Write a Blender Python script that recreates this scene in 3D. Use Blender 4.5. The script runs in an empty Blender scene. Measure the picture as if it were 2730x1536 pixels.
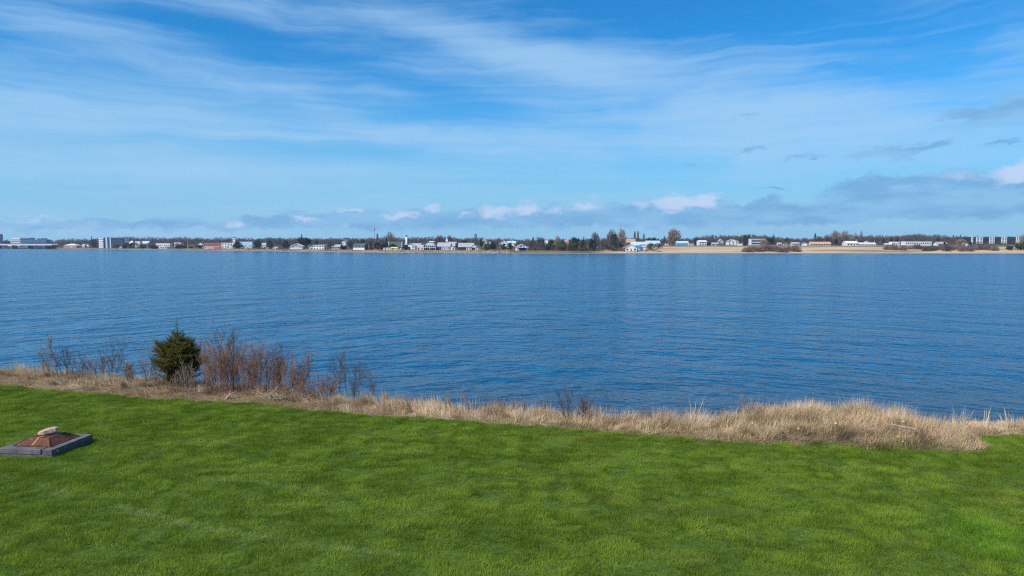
import bpy, math, random
import numpy as np
from mathutils import Vector, Matrix
R = math.radians
rng = np.random.default_rng(7)
random.seed(7)
sc = bpy.context.scene
col = sc.collection

# ------------------------------------------------------------------ camera model
F = 1820.0; CX, CY = 1365.0, 768.0; HORY = 652.0; CZ = 4.0
TH = math.atan((CY-HORY)/F)
ct, st = math.cos(TH), math.sin(TH)
def ray(px, py):
    a = (px-CX)/F; b = -(py-CY)/F
    return (a, ct+b*st, -st+b*ct)
def G(px, py, z=0.0):
    d = ray(px, py); t = (z-CZ)/d[2]
    return (d[0]*t, d[1]*t, z)
def PY(px, py, Y):
    d = ray(px, py); t = Y/d[1]
    return (d[0]*t, Y, CZ+d[2]*t)
def AE(px, py):
    d = ray(px, py); l = math.sqrt(sum(k*k for k in d))
    return math.degrees(math.atan2(d[0], d[1])), math.degrees(math.asin(d[2]/l))
SEA = -3.0
HAZE = .00010

# ------------------------------------------------------------------ noise
def _h(ix, iy, s):
    v = np.sin(ix*127.1+iy*311.7+s*74.7)*43758.5453
    return v-np.floor(v)
def vnoise(x, y, s=0):
    x = np.asarray(x, float); y = np.asarray(y, float)
    ix = np.floor(x); iy = np.floor(y); fx = x-ix; fy = y-iy
    fx = fx*fx*(3-2*fx); fy = fy*fy*(3-2*fy)
    a = _h(ix, iy, s); b = _h(ix+1, iy, s); c = _h(ix, iy+1, s); d = _h(ix+1, iy+1, s)
    return (a*(1-fx)+b*fx)*(1-fy)+(c*(1-fx)+d*fx)*fy
def fbm(x, y, s=0, o=3):
    r = 0; a = .5; t = 0
    for i in range(o):
        r = r+a*vnoise(x*2**i, y*2**i, s+i*9); t += a; a *= .5
    return r/t

# ------------------------------------------------------------------ materials
class NB:
    def __init__(s, tree):
        s.t = tree; s.N = tree.nodes; s.L = tree.links
    def put(s, sock, v):
        if v is None: return
        if isinstance(v, bpy.types.NodeSocket): s.L.new(v, sock)
        else:
            if isinstance(v, (tuple, list)) and sock.type == 'RGBA' and len(v) == 3: v = (*v, 1)
            sock.default_value = v
    def node(s, typ, ins=None, **pr):
        n = s.N.new(typ)
        for k, v in pr.items(): setattr(n, k, v)
        for k, v in (ins or {}).items(): s.put(n.inputs[k], v)
        return n
    def m(s, op, a, b=None, c=None, clamp=False):
        n = s.N.new('ShaderNodeMath'); n.operation = op; n.use_clamp = clamp
        for i, v in enumerate((a, b, c)): s.put(n.inputs[i], v)
        return n.outputs[0]
    def mr(s, v, a, b, c=0., d=1., smooth=True):
        n = s.node('ShaderNodeMapRange', {0: v, 1: a, 2: b, 3: c, 4: d}, clamp=True)
        if smooth: n.interpolation_type = 'SMOOTHSTEP'
        return n.outputs[0]
    def mix(s, f, a, b, mode='MIX'):
        n = s.N.new('ShaderNodeMix'); n.data_type = 'RGBA'; n.blend_type = mode; n.clamp_factor = True
        s.put(n.inputs[0], f); s.put(n.inputs[6], a); s.put(n.inputs[7], b)
        return n.outputs[2]
    def noise(s, vec, scale, detail=3., rough=.55, dist=0.):
        n = s.node('ShaderNodeTexNoise', {'Vector': vec, 'Scale': scale, 'Detail': detail, 'Roughness': rough, 'Distortion': dist})
        return n.outputs['Fac']
    def mapping(s, vec, loc=(0,0,0), rot=(0,0,0), scale=(1,1,1), typ='POINT'):
        n = s.N.new('ShaderNodeMapping'); n.vector_type = typ
        s.put(n.inputs['Vector'], vec)
        n.inputs['Location'].default_value = loc; n.inputs['Rotation'].default_value = rot; n.inputs['Scale'].default_value = scale
        return n.outputs[0]
    def attr(s, name):
        return s.node('ShaderNodeAttribute', attribute_name=name).outputs['Fac']

def newmat(name):
    m = bpy.data.materials.new(name); m.use_nodes = True
    b = NB(m.node_tree); b.N.clear()
    out = b.N.new('ShaderNodeOutputMaterial')
    return m, b, out
MATS = {}
def simple(name, c, rough=.7, var=.25, scale=1., spec=.3, metal=0., c2=None):
    """principled with procedural wear noise in object space"""
    if name in MATS: return MATS[name]
    m, b, out = newmat(name)
    tc = b.node('ShaderNodeTexCoord').outputs['Object']
    n = b.noise(tc, scale, 5., .6)
    lo = tuple(k*(1-var) for k in c); hi = tuple(min(.95, k*(1+var)) for k in c)
    cc = b.mix(b.mr(n, .3, .7), lo, c2 or hi)
    p = b.node('ShaderNodeBsdfPrincipled', {'Base Color': cc, 'Roughness': rough, 'Metallic': metal, 'Specular IOR Level': spec})
    b.L.new(p.outputs[0], out.inputs[0])
    MATS[name] = m; return m
def plant(name, c1, c2, scale=.6, trans=.3, attr=None, c3=None, rough=.6):
    """leaf/blade material: two tones by world-space noise (and a per-blade random), diffuse + translucent"""
    if name in MATS: return MATS[name]
    m, b, out = newmat(name)
    pos = b.node('ShaderNodeNewGeometry').outputs['Position']
    f = b.mr(b.noise(pos, scale, 3.), .3, .7)
    if attr:
        f = b.m('ADD', b.m('MULTIPLY', f, .5), b.m('MULTIPLY', b.attr(attr), .5))
    cc = b.mix(f, c1, c2)
    if c3: cc = b.mix(b.mr(b.noise(pos, scale*.37, 2.), .52, .68), cc, c3)
    p = b.node('ShaderNodeBsdfPrincipled', {'Base Color': cc, 'Roughness': rough, 'Specular IOR Level': .2})
    t = b.node('ShaderNodeBsdfTranslucent', {'Color': cc})
    mx = b.node('ShaderNodeMixShader', {0: trans, 1: p.outputs[0], 2: t.outputs[0]})
    b.L.new(mx.outputs[0], out.inputs[0])
    MATS[name] = m; return m

# ------------------------------------------------------------------ object helpers
def tag(o, label=None, cat=None, group=None, kind=None):
    if label: o['label'] = label
    if cat: o['category'] = cat
    if group: o['group'] = group
    if kind: o['kind'] = kind
    return o
def empty(name, loc, rz=0., label=None, cat=None, group=None):
    o = bpy.data.objects.new(name, None); col.objects.link(o)
    o.location = loc; o.rotation_euler = (0, 0, rz); o.empty_display_size = .2
    return tag(o, label, cat, group)
def link(name, me, mat, parent=None, smooth=False):
    if mat and not me.materials: me.materials.append(mat)
    if smooth: me.polygons.foreach_set('use_smooth', np.ones(len(me.polygons), bool))
    o = bpy.data.objects.new(name, me); col.objects.link(o)
    if parent: o.parent = parent
    return o
def npmesh(name, V, T, mat, parent=None, attrs=None, smooth=False):
    """triangle mesh from arrays"""
    V = np.ascontiguousarray(V, np.float32).reshape(-1, 3); T = np.ascontiguousarray(T, np.int32).reshape(-1, 3)
    me = bpy.data.meshes.new(name)
    me.vertices.add(len(V)); me.vertices.foreach_set('co', V.ravel())
    me.loops.add(T.size); me.loops.foreach_set('vertex_index', T.ravel())
    me.polygons.add(len(T)); me.polygons.foreach_set('loop_start', np.arange(0, T.size, 3, dtype=np.int32))
    me.update(calc_edges=True)
    for k, a in (attrs or {}).items():
        at = me.attributes.new(k, 'FLOAT', 'POINT'); at.data.foreach_set('value', np.ascontiguousarray(a, np.float32))
    return link(name, me, mat, parent, smooth)
class MB:
    def __init__(s): s.v = []; s.f = []
    def add(s, vs, fs):
        k = len(s.v); s.v += [tuple(p) for p in vs]; s.f += [tuple(i+k for i in f) for f in fs]; return s
    def box(s, x0, x1, y0, y1, z0, z1):
        return s.add([(x0,y0,z0),(x1,y0,z0),(x1,y1,z0),(x0,y1,z0),(x0,y0,z1),(x1,y0,z1),(x1,y1,z1),(x0,y1,z1)],
                     [(0,3,2,1),(4,5,6,7),(0,1,5,4),(1,2,6,5),(2,3,7,6),(3,0,4,7)])
    def prism(s, poly, a0, a1, axis='y'):
        n = len(poly)
        if axis == 'y': A = [(p, a0, q) for p, q in poly]; B = [(p, a1, q) for p, q in poly]
        else: A = [(a0, p, q) for p, q in poly]; B = [(a1, p, q) for p, q in poly]
        return s.add(A+B, [tuple(range(n)), tuple(range(2*n-1, n-1, -1))]+[(i, i+n, (i+1) % n+n, (i+1) % n) for i in range(n)])
    def tube(s, pts, rad, sides=5, cap=True):
        k0 = len(s.v); n = len(pts)
        for i, p in enumerate(pts):
            p = Vector(p); d = (Vector(pts[min(i+1, n-1)])-Vector(pts[max(i-1, 0)]))
            d = d.normalized() if d.length > 1e-9 else Vector((0,0,1))
            a = d.cross(Vector((0,0,1)) if abs(d.z) < .95 else Vector((1,0,0))).normalized(); b = d.cross(a)
            for j in range(sides):
                t = 2*math.pi*j/sides; q = p+(a*math.cos(t)+b*math.sin(t))*rad[i]; s.v.append(tuple(q))
        for i in range(n-1):
            for j in range(sides):
                s.f.append((k0+i*sides+j, k0+i*sides+(j+1) % sides, k0+(i+1)*sides+(j+1) % sides, k0+(i+1)*sides+j))
        if cap:
            s.f.append(tuple(k0+j for j in range(sides))[::-1]); s.f.append(tuple(k0+(n-1)*sides+j for j in range(sides)))
        return s
    def lathe(s, prof, n=20, c=(0,0)):
        k0 = len(s.v)
        for r, z in prof:
            for j in range(n):
                t = 2*math.pi*j/n; s.v.append((c[0]+r*math.cos(t), c[1]+r*math.sin(t), z))
        for i in range(len(prof)-1):
            for j in range(n):
                s.f.append((k0+i*n+j, k0+i*n+(j+1) % n, k0+(i+1)*n+(j+1) % n, k0+(i+1)*n+j))
        s.f.append(tuple(k0+j for j in range(n))[::-1]); s.f.append(tuple(k0+(len(prof)-1)*n+j for j in range(n)))
        return s
    def mesh(s, name):
        me = bpy.data.meshes.new(name); me.from_pydata(s.v, [], s.f); me.update(); return me
    def build(s, name, mat, parent=None, smooth=False):
        return link(name, s.mesh(name), mat, parent, smooth)
def bevel(o, w, seg=2):
    md = o.modifiers.new('bevel', 'BEVEL'); md.width = w; md.segments = seg; md.limit_method = 'ANGLE'
    return o

# ------------------------------------------------------------------ near shore layout (lawn edge, bank)
EDGE = [(-900,990),(-300,1012),(0,1026),(136,1041),(272,1051),(408,1062),(543,1070),(700,1078),(820,1092),(954,1103),(1110,1113),(1272,1124),(1430,1134),(1590,1147),(1800,1164),(1920,1174),
        (2060,1182),(2279,1192),(2438,1200),(2600,1202),(2625,1194),(2600,1164),(2730,1158),(3100,1150),(3800,1140)]
ex, ey = [], []
for p in EDGE:
    q = G(*p); ex.append(q[0]); ey.append(q[1])
ex = np.array(ex); ey = np.array(ey)
ii = [0]
for i in range(1, len(ex)):
    if ex[i] <= ex[ii[-1]]: ex[i] = ex[ii[-1]]+.12
    ii.append(i)
WID = [(-900,2.0),(0,1.85),(400,2.0),(700,1.8),(900,1.2),(1200,.85),(1800,.85),(1950,1.2),(2150,2.0),(2450,2.2),(2580,1.3),(2660,.8),(3500,.8)]
wx = np.array([ex.min()-5]+[G(p, np.interp(p, [q[0] for q in EDGE[:20]], [q[1] for q in EDGE[:20]]))[0] for p, w in WID[1:-1]]+[ex.max()+5])
ww = np.array([w for p, w in WID])
def edgeY(x): return np.interp(x, ex, ey)+.07*(vnoise(np.asarray(x)*1.9, 0*np.asarray(x), 3)-.5)+.10*(vnoise(np.asarray(x)*.6, 0*np.asarray(x), 5)-.5)
def widY(x): return np.interp(x, wx, ww)
MX0, MX1 = G(1960, 1180)[0], G(2600, 1200)[0]
def bankZ(x, t):
    """height of the bank, t = metres behind the lawn edge"""
    x = np.asarray(x, float); t = np.asarray(t, float); w = widY(x)
    mound = np.clip((x-MX0)/1.2, 0, 1)*np.clip((MX1+.5-x)/1.2, 0, 1)
    z = .11*mound*np.clip(t/.7, 0, 1)+.05*np.clip(t/.3, 0, 1)*fbm(x*1.3, t*1.3, 21)
    z = z-.62*np.maximum(t-w-.2, 0)-.10*np.clip(t-w+.6, 0, .8)
    return z
def lawnZ(x, y): return .05*(fbm(np.asarray(x)*.25, np.asarray(y)*.25, 11)-.5)*np.clip((edgeY(x)-y)/1.5, 0, 1)

# ---- lawn ground
xs = np.linspace(-40, 40, 400); ts = np.linspace(0, 1, 60)
Xg, Tg = np.meshgrid(xs, ts); Eg = edgeY(Xg); Yg = -12+(Eg+12)*Tg; Zg = lawnZ(Xg, Yg)-.012
def grid_tris(nr, nc):
    a = (np.arange(nr-1)[:, None]*nc+np.arange(nc-1)[None]).ravel()
    return np.concatenate([np.stack([a, a+1, a+nc+1], 1), np.stack([a, a+nc+1, a+nc], 1)])
m, b, out = newmat('lawn_soil')
pos = b.node('ShaderNodeNewGeometry').outputs['Position']
cc = b.mix(b.mr(b.noise(pos, 9., 4.), .3, .7), (.04,.075,.012), (.085,.14,.025))
p = b.node('ShaderNodeBsdfPrincipled', {'Base Color': cc, 'Roughness': .95, 'Specular IOR Level': .1}); b.L.new(p.outputs[0], out.inputs[0])
tag(npmesh('lawn_ground', np.stack([Xg, Yg, Zg], -1), grid_tris(60, 400), m, smooth=True), 'ground under the mown lawn', kind='structure')
# ---- bank
tb = np.concatenate([np.linspace(-.02, 3.4, 60), np.linspace(3.6, 14, 30)])
Xb, Tb = np.meshgrid(np.linspace(-40, 40, 500), tb); Yb = edgeY(Xb)+Tb; Zb = bankZ(Xb, Tb)-.02
m, b, out = newmat('bank_thatch')
pos = b.node('ShaderNodeNewGeometry').outputs['Position']
cc = b.mix(b.mr(b.noise(pos, 14., 5., .65), .3, .7), (.10,.07,.04), (.27,.19,.11))
cc = b.mix(b.mr(b.node('ShaderNodeSeparateXYZ', {0: pos}).outputs[2], -.9, -1.6), cc, (.16,.085,.05))
bp = b.node('ShaderNodeBump', {'Strength': .6, 'Distance': .05, 'Height': b.noise(pos, 22., 5.)})
p = b.node('ShaderNodeBsdfPrincipled', {'Base Color': cc, 'Roughness': .95, 'Specular IOR Level': .1, 'Normal': bp.outputs[0]}); b.L.new(p.outputs[0], out.inputs[0])
tag(npmesh('bank', np.stack([Xb, Yb, Zb], -1), grid_tris(len(tb), 500), m, smooth=True), 'earth bank falling to the water', kind='structure')

# ---- lawn grass (stuff): single-triangle blades
def lawn_grass():
    N = 2600000
    y = np.sqrt(rng.random(N)*(20.5**2-6.8**2)+6.8**2)
    x = (rng.random(N)*2-1)*(.80*y+1.2)
    e = edgeY(x)
    # clumping: thin the hollows
    n1 = fbm(x*3.6, y*5.2, 31, 3); n2 = fbm(x*.9, y*1.7, 37, 2); n3 = vnoise(x*9., y*11., 39)
    k = (y < e+.12*(n3-.3)+.30*(vnoise(x*3.3, y*3.3, 43)-.62)) & (rng.random(N) < .30+1.0*n1)
    x, y, n1, n2, n3 = x[k], y[k], n1[k], n2[k], n3[k]; n = len(x)
    fp = (np.abs((x+9.15)*math.cos(.10)-(y-13.22)*math.sin(.10)) < .54) & (np.abs((x+9.15)*math.sin(.10)+(y-13.22)*math.cos(.10)) < .54)
    k = ~fp; x, y, n1, n2, n3 = x[k], y[k], n1[k], n2[k], n3[k]; n = len(x)
    L = (.018+.042*np.clip((n1-.30)*2.6, 0, 1)+.014*rng.random(n))*(.8+.4*n2)
    ang = 2*math.pi*(fbm(x*2.2, y*2.6, 41, 2)*1.6)+rng.normal(0, .7, n)
    lean = np.clip(.55+.35*rng.normal(0, 1, n)+.5*(n3-.5), .05, 1.25)
    dx = np.cos(ang)*np.sin(lean); dy = np.sin(ang)*np.sin(lean); dz = np.cos(lean)
    wa = rng.random(n)*math.pi; wd = .0021+.0018*rng.random(n)
    z = lawnZ(x, y)-.01
    V = np.empty((n, 3, 3), np.float32)
    V[:, 0] = np.stack([x-np.cos(wa)*wd, y-np.sin(wa)*wd, z], 1)
    V[:, 1] = np.stack([x+np.cos(wa)*wd, y+np.sin(wa)*wd, z], 1)
    V[:, 2] = np.stack([x+dx*L, y+dy*L, z+dz*L], 1)
    dry = np.zeros(n)  # mower lines: lighter look of leaning blades, put in as colour
    def line(pts, w, a):
        q = np.array([G(*p)[:2] for p in pts]); dm = np.full(n, 9.)
        for i in range(len(q)-1):
            d = q[i+1]-q[i]; t = np.clip(((x-q[i,0])*d[0]+(y-q[i,1])*d[1])/(d@d), 0, 1)
            dm = np.minimum(dm, np.hypot(x-q[i,0]-t*d[0], y-q[i,1]-t*d[1]))
        return a*np.exp(-(dm/w)**2)*np.clip(fbm(x*2., y*2., 55, 2)*2.2-.5, 0, 1)
    dry += line([(90,1290),(159,1306),(477,1396),(700,1432),(927,1465),(1060,1480)], .08, .5)
    dry += line([(430,1262),(560,1280),(700,1290),(900,1318)], .06, .4)
    dry += line([(380,1180),(520,1172),(640,1190)], .06, .4)
    brown = np.clip(fbm(x*1.3, y*1.8, 61, 3)*3.6-2.25, 0, 1)*np.clip((x+2)/5, .25, 1)
    c = G(2640, 1440)
    lush = np.exp(-(((x-c[0])/.55)**2+((y-c[1])/.8)**2))
    r = np.repeat(rng.random(n), 3)
    return npmesh('lawn_grass', V, np.arange(3*n), lawn_mat(), attrs={'rnd': r, 'dry': np.repeat(dry, 3), 'brown': np.repeat(brown, 3), 'lush': np.repeat(lush, 3)})
def lawn_mat():
    m, b, out = newmat('lawn_blades')
    pos = b.node('ShaderNodeNewGeometry').outputs['Position']
    ps = b.mapping(pos, scale=(1, 1.7, 0))
    n1 = b.mr(b.noise(ps, .55, 3., .6), .3, .7); n2 = b.mr(b.noise(ps, 2.6, 3., .6), .35, .65)
    f = b.m('ADD', b.m('MULTIPLY', n1, .45), b.m('ADD', b.m('MULTIPLY', n2, .3), b.m('MULTIPLY', b.attr('rnd'), .25)))
    cc = b.mix(f, (.112,.196,.014), (.268,.360,.042))
    cc = b.mix(b.mr(b.noise(ps, .9, 3., .6, .4), .56, .72, 0, .45), cc, (.30,.38,.035))
    cc = b.mix(b.m('MULTIPLY', b.attr('brown'), .5), cc, (.26,.20,.065))
    cc = b.mix(b.m('MULTIPLY', b.attr('dry'), .75), cc, (.48,.52,.24))  # paler colour stands in for the sheen along the mower lines
    cc = b.mix(b.m('MULTIPLY', b.attr('lush'), .4), cc, (.16,.44,.02))
    p = b.node('ShaderNodeBsdfPrincipled', {'Base Color': cc, 'Roughness': .6, 'Specular IOR Level': .10})
    t = b.node('ShaderNodeBsdfTranslucent', {'Color': cc})
    mx = b.node('ShaderNodeMixShader', {0: .35, 1: p.outputs[0], 2: t.outputs[0]})
    b.L.new(mx.outputs[0], out.inputs[0]); return m
tag(lawn_grass(), 'short green mown lawn grass with faint pale mower lines', 'grass', kind='stuff')

# ---- curved blades
def blades(x, y, z, L, ang, lean, w, droop, r):
    n = len(x); tt = (0., .36, .7, 1.); V = np.empty((n, 7, 3), np.float32)
    dx = np.cos(ang); dy = np.sin(ang); wa = rng.random(n)*math.pi
    for i, t in enumerate(tt):
        h = L*t**1.3*np.sin(lean); v = L*(t*np.cos(lean)-droop*t*t*np.sin(lean))
        P = np.stack([x+dx*h, y+dy*h, np.maximum(z+v, z-.02)], 1)
        if i < 3:
            o = np.stack([np.cos(wa), np.sin(wa), 0*wa], 1)*(w*(1-.55*t))[:, None]
            V[:, 2*i] = P-o; V[:, 2*i+1] = P+o
        else: V[:, 6] = P
    T = np.array([[0,1,3],[0,3,2],[2,3,5],[2,5,4],[4,5,6]])
    T = (np.arange(n)[:, None, None]*7+T[None]).reshape(-1, 3)
    return V.reshape(-1, 3), T, np.repeat(r, 7)
def straw_mat(name='dry_straw', tint=(1,1,1)):
    if name in MATS: return MATS[name]
    m, b, out = newmat(name)
    pos = b.node('ShaderNodeNewGeometry').outputs['Position']
    n1 = b.mr(b.noise(pos, 1.1, 3., .6), .3, .7); n2 = b.mr(b.noise(pos, 5., 3.), .3, .7)
    f = b.m('ADD', b.m('MULTIPLY', n1, .22), b.m('ADD', b.m('MULTIPLY', n2, .13), b.m('MULTIPLY', b.attr('rnd'), .65)))
    cr = b.node('ShaderNodeValToRGB', {0: f}); e = cr.color_ramp.elements
    def tn(c): return tuple(c[i]*tint[i] for i in range(3))+(1,)
    e[0].position = .12; e[0].color = tn((.085,.055,.035)); e[1].position = .9; e[1].color = tn((.86,.70,.48))
    k = e.new(.42); k.color = tn((.43,.30,.17)); k = e.new(.68); k.color = tn((.64,.47,.28))
    cc = cr.outputs[0]
    cc = b.mix(b.mr(b.noise(pos, .8, 2.), .55, .75, 0, .55), cc, (.30,.23,.17))
    cc = b.mix(b.attr('green'), cc, (.15,.20,.03))
    p = b.node('ShaderNodeBsdfPrincipled', {'Base Color': cc, 'Roughness': .6, 'Specular IOR Level': .25})
    t = b.node('ShaderNodeBsdfTranslucent', {'Color': cc})
    mx = b.node('ShaderNodeMixShader', {0: .25, 1: p.outputs[0], 2: t.outputs[0]})
    b.L.new(mx.outputs[0], out.inputs[0]); MATS[name] = m; return m
def bank_grass():
    def fan(x): return np.interp(x, [-12,-5,-1,2,6,10], [3.7,3.5,2.0,.5,.4,.7])
    # loose tufts, each with its own lean, length and tone
    nt = 2100; X = rng.random(nt)*46-24; tt = rng.random(nt); W = widY(X); t0 = .02+tt*(W+.45)
    X[:500] = MX0+rng.random(500)*(MX1-MX0+.3); W = widY(X); t0 = .02+tt*(W+.45)
    up = np.clip(t0/W, 0, 1.2); thin = np.interp(X, [8.9, 9.7, 30], [1., .5, .5])
    Lc = (.09+.11*up+.22*rng.random(nt)**3)*thin*np.interp(X, [-14, -6, 0, 6, 9.2, 10], [.95, 1., 1., 1.05, 1.0, 1.])
    flat = rng.random(nt) < np.clip(.75-.5*up, .2, .75)
    ac = fan(X)+rng.normal(0, .8, nt); lc = np.where(flat, 1.2+.25*rng.random(nt), np.clip(.80+.38*rng.normal(0, 1, nt), .1, 1.35))
    rc = .05+.13*rng.random(nt); tc_ = rng.random(nt); nb = (90+170*rng.random(nt)).astype(int)
    I = np.repeat(np.arange(nt), nb); n = len(I)
    x = X[I]+rng.normal(0, 1, n)*rc[I]; t = t0[I]+rng.normal(0, 1, n)*rc[I]*.8
    L = Lc[I]*(.5+.8*rng.random(n)); ang = ac[I]+rng.normal(0, .45, n); lean = np.clip(lc[I]+rng.normal(0, .2, n), .05, 1.5)
    r = np.clip(.24+.62*tc_[I]+rng.normal(0, .14, n), 0, 1)
    dk = np.clip((X-MX0)/1.2, 0, 1)*np.clip((MX1+.3-X)/1., 0, 1)*np.clip(1.25-1.9*up, 0, 1); r = np.clip(r-.34*dk[I]*(.4+.9*vnoise(X*2.3, t0*2.3, 29))[I], 0, 1)
    # short matted thatch between the tufts
    m_ = 170000; x2 = rng.random(m_)*46-24; t2 = rng.random(m_)*3.4-.15; k = t2 < widY(x2)+.7; x2, t2 = x2[k], t2[k]; m_ = len(x2)
    x = np.concatenate([x, x2]); t = np.concatenate([t, t2]); L = np.concatenate([L, .05+.12*rng.random(m_)]); ang = np.concatenate([ang, fan(x2)+rng.normal(0, 1.4, m_)])
    lean = np.concatenate([lean, 1.0+.5*rng.random(m_)]); r = np.concatenate([r, rng.random(m_)*.75])
    # long loose wisps along the crest
    m_ = 5200; x2 = rng.random(m_)*44-22; t2 = widY(x2)*(.55+.55*rng.random(m_)); k = fbm(x2*1.7, x2*0, 19, 2) > .42; x2, t2 = x2[k], t2[k]; m_ = len(x2)
    x = np.concatenate([x, x2]); t = np.concatenate([t, t2]); L = np.concatenate([L, .22+.34*rng.random(m_)]); ang = np.concatenate([ang, fan(x2)+rng.normal(0, .6, m_)])
    lean = np.concatenate([lean, np.clip(.5+.35*rng.normal(0, 1, m_), .05, 1.2)]); r = np.concatenate([r, .5+.5*rng.random(m_)])
    c2 = fbm(x*3.3, t*3.3, 77, 2); c1 = fbm(x*1.1, t*1.1, 71, 2)
    k = (t > -.18+.48*(c2-.36)) & (np.abs(x) < 23); x, t, L, ang, lean, r, c1 = (q[k] for q in (x, t, L, ang, lean, r, c1)); n = len(x)
    green = np.clip(1-(t+.15)/.3, 0, 1)*(rng.random(n) < .7)*.8
    green = np.maximum(green, .8*(rng.random(n) < .3)*np.clip(1-t/.6, 0, 1)*(c1 > .47))
    V, T, r = blades(x, edgeY(x)+t, bankZ(x, t)-.02, L, ang, lean, .0018+.0024*rng.random(n), .25*rng.random(n), r)
    return npmesh('dry_grass', V, T, straw_mat(), attrs={'rnd': r, 'green': np.repeat(green, 7)})
tag(bank_grass(), 'wind flattened dry straw grass along the top of the bank', 'dry grass', kind='stuff')

def on_bank(px, py):
    q = G(px, py); t = q[1]-float(edgeY(q[0])); return (q[0], q[1], float(bankZ(q[0], t)))
def tussock(px, py, H, spread, n, label, lean_to=.4, tint='dry_straw', group='taller dry tussocks on the bank', name='grass_tussock', wsc=1.):
    q = on_bank(px, py); rr = np.sqrt(rng.random(n))*spread; aa = rng.random(n)*6.283
    x = rr*np.cos(aa); y = rr*.6*np.sin(aa)
    ang = np.where(rng.random(n) < .6, lean_to+rng.normal(0, .5, n), aa); lean = np.clip(.15+.5*rr/spread+.22*rng.normal(0, 1, n), .02, 1.2)
    V, T, r = blades(x, y, np.full(n, -.03), H*(.45+.6*rng.random(n)), ang, lean, (.002+.002*rng.random(n))*wsc, .15*rng.random(n), .35+.65*rng.random(n))
    o = npmesh(name, V, T, straw_mat(tint), attrs={'rnd': r, 'green': 0*r})
    o.location = q; return tag(o, label, 'grass tussock', group)
TUS = [(1045,1092,.36,.30,700,'broad blond tussock just right of the leaning sapling',.9),
       (1308,1100,.33,.2,420,'blond tussock with wispy tip, left of the middle of the bank',.7),
       (1435,1108,.34,.28,600,'blond tussock bending right, next left of the dark twiggy bush',.4),
       (1608,1128,.26,.24,420,'low pale tussock swept right, next right of the dark twiggy bush',.3),
       (1690,1135,.24,.2,300,'small thin tussock between the low swept one and the tall pale one',.5),
       (1766,1140,.56,.24,800,'tallest pale tussock on the bank, upright with a pointed tip',.8),
       (1842,1150,.54,.34,900,'wide pale tussock leaning far right beside the tallest one',.35),
       (2062,1140,.46,.3,520,'fluffy tussock at the left end of the right hand grass mound',.5),
       (2150,1135,.58,.34,900,'brown tussock rising on the left part of the grass mound',.6),
       (2290,1130,.60,.30,900,'tall brown tussock on the crest of the grass mound',.8),
       (2380,1132,.60,.34,900,'brown tussock leaning right behind the thin white stick',.6),
       (2470,1160,.44,.32,600,'ragged low tussock on the right shoulder of the mound',.6),
       (2590,1196,.20,.26,420,'pale flattened tussock at the right tip of the mound, spilling onto the lawn',-.2),
       (2640,1150,.22,.22,300,'short tussock below the leaning pale stalks at right',.7)]
for a in TUS: tussock(*a)
STK = [(2495,1140,.42,.16,14,'loose pink-brown stalks on the right shoulder of the mound',.3),
       (2548,1142,.44,.16,16,'upright pale stalks just past the right shoulder of the mound',1.2),
       (2628,1140,.42,.08,9,'pair of pale stalks leaning right on the bare stretch of bank',.5),
       (2690,1142,.36,.16,22,'cluster of pale upright stalks near the right end of the bank',1.4),
       (2062,1110,.46,.05,5,'thin pinkish stalk standing above the left end of the mound',1.5),
       (2335,1095,.52,.05,5,'single tall thin stalk above the crest of the mound',1.2),
       (1860,1138,.60,.14,16,'thin brown stalks rising from the wide leaning tussock',.7)]
for a in STK: tussock(a[0], a[1], a[2]*1.35, a[3], int(a[4]*1.5), *a[5:], tint='pink_straw', group='thin dry stalks on the bank', name='dry_stalks', wsc=2.2)
straw_mat('pink_straw')

# ------------------------------------------------------------------ bare shrubs and saplings
bark_d = simple('dark_twig_bark', (.10,.068,.06), .85, .35, 8.)
bark_r = simple('red_twig_bark', (.25,.135,.090), .75, .35, 8.)
bark_g = simple('grey_brown_twig_bark', (.25,.175,.125), .85, .35, 8.)
bark_g2 = simple('weathered_wood', (.30,.25,.21), .85, .3, 6.)
bark_w = simple('bleached_wood', (.38,.32,.26), .85, .25, 6.)
def branch(mb, p, d, L, r, depth, gen, bend=.25, up=.25):
    n = 4; pts = [Vector(p)]; dd = Vector(d).normalized()
    for i in range(n):
        dd = (dd+Vector((random.gauss(0, bend*.35), random.gauss(0, bend*.35), up*.12))).normalized()
        pts.append(pts[-1]+dd*L/n)
    mb.tube(pts, [r*(1-.75*i/n) for i in range(n+1)], 4 if r > .004 else 3)
    if depth > 0:
        for k in range(gen):
            i = random.uniform(.25, .97)*n; j = int(i); q = pts[j].lerp(pts[min(j+1, n)], i-j)
            a = random.uniform(0, 6.283); s = random.uniform(.35, .85)
            side = Vector((math.cos(a), math.sin(a), 0))
            nd = (dd*math.cos(s)+side*math.sin(s)+Vector((0,0,.25))).normalized()
            branch(mb, q, nd, L*random.uniform(.28, .5)*(1.1-.4*i/n), max(r*.55, .0022), depth-1, max(2, gen-2), bend, up)
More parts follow.
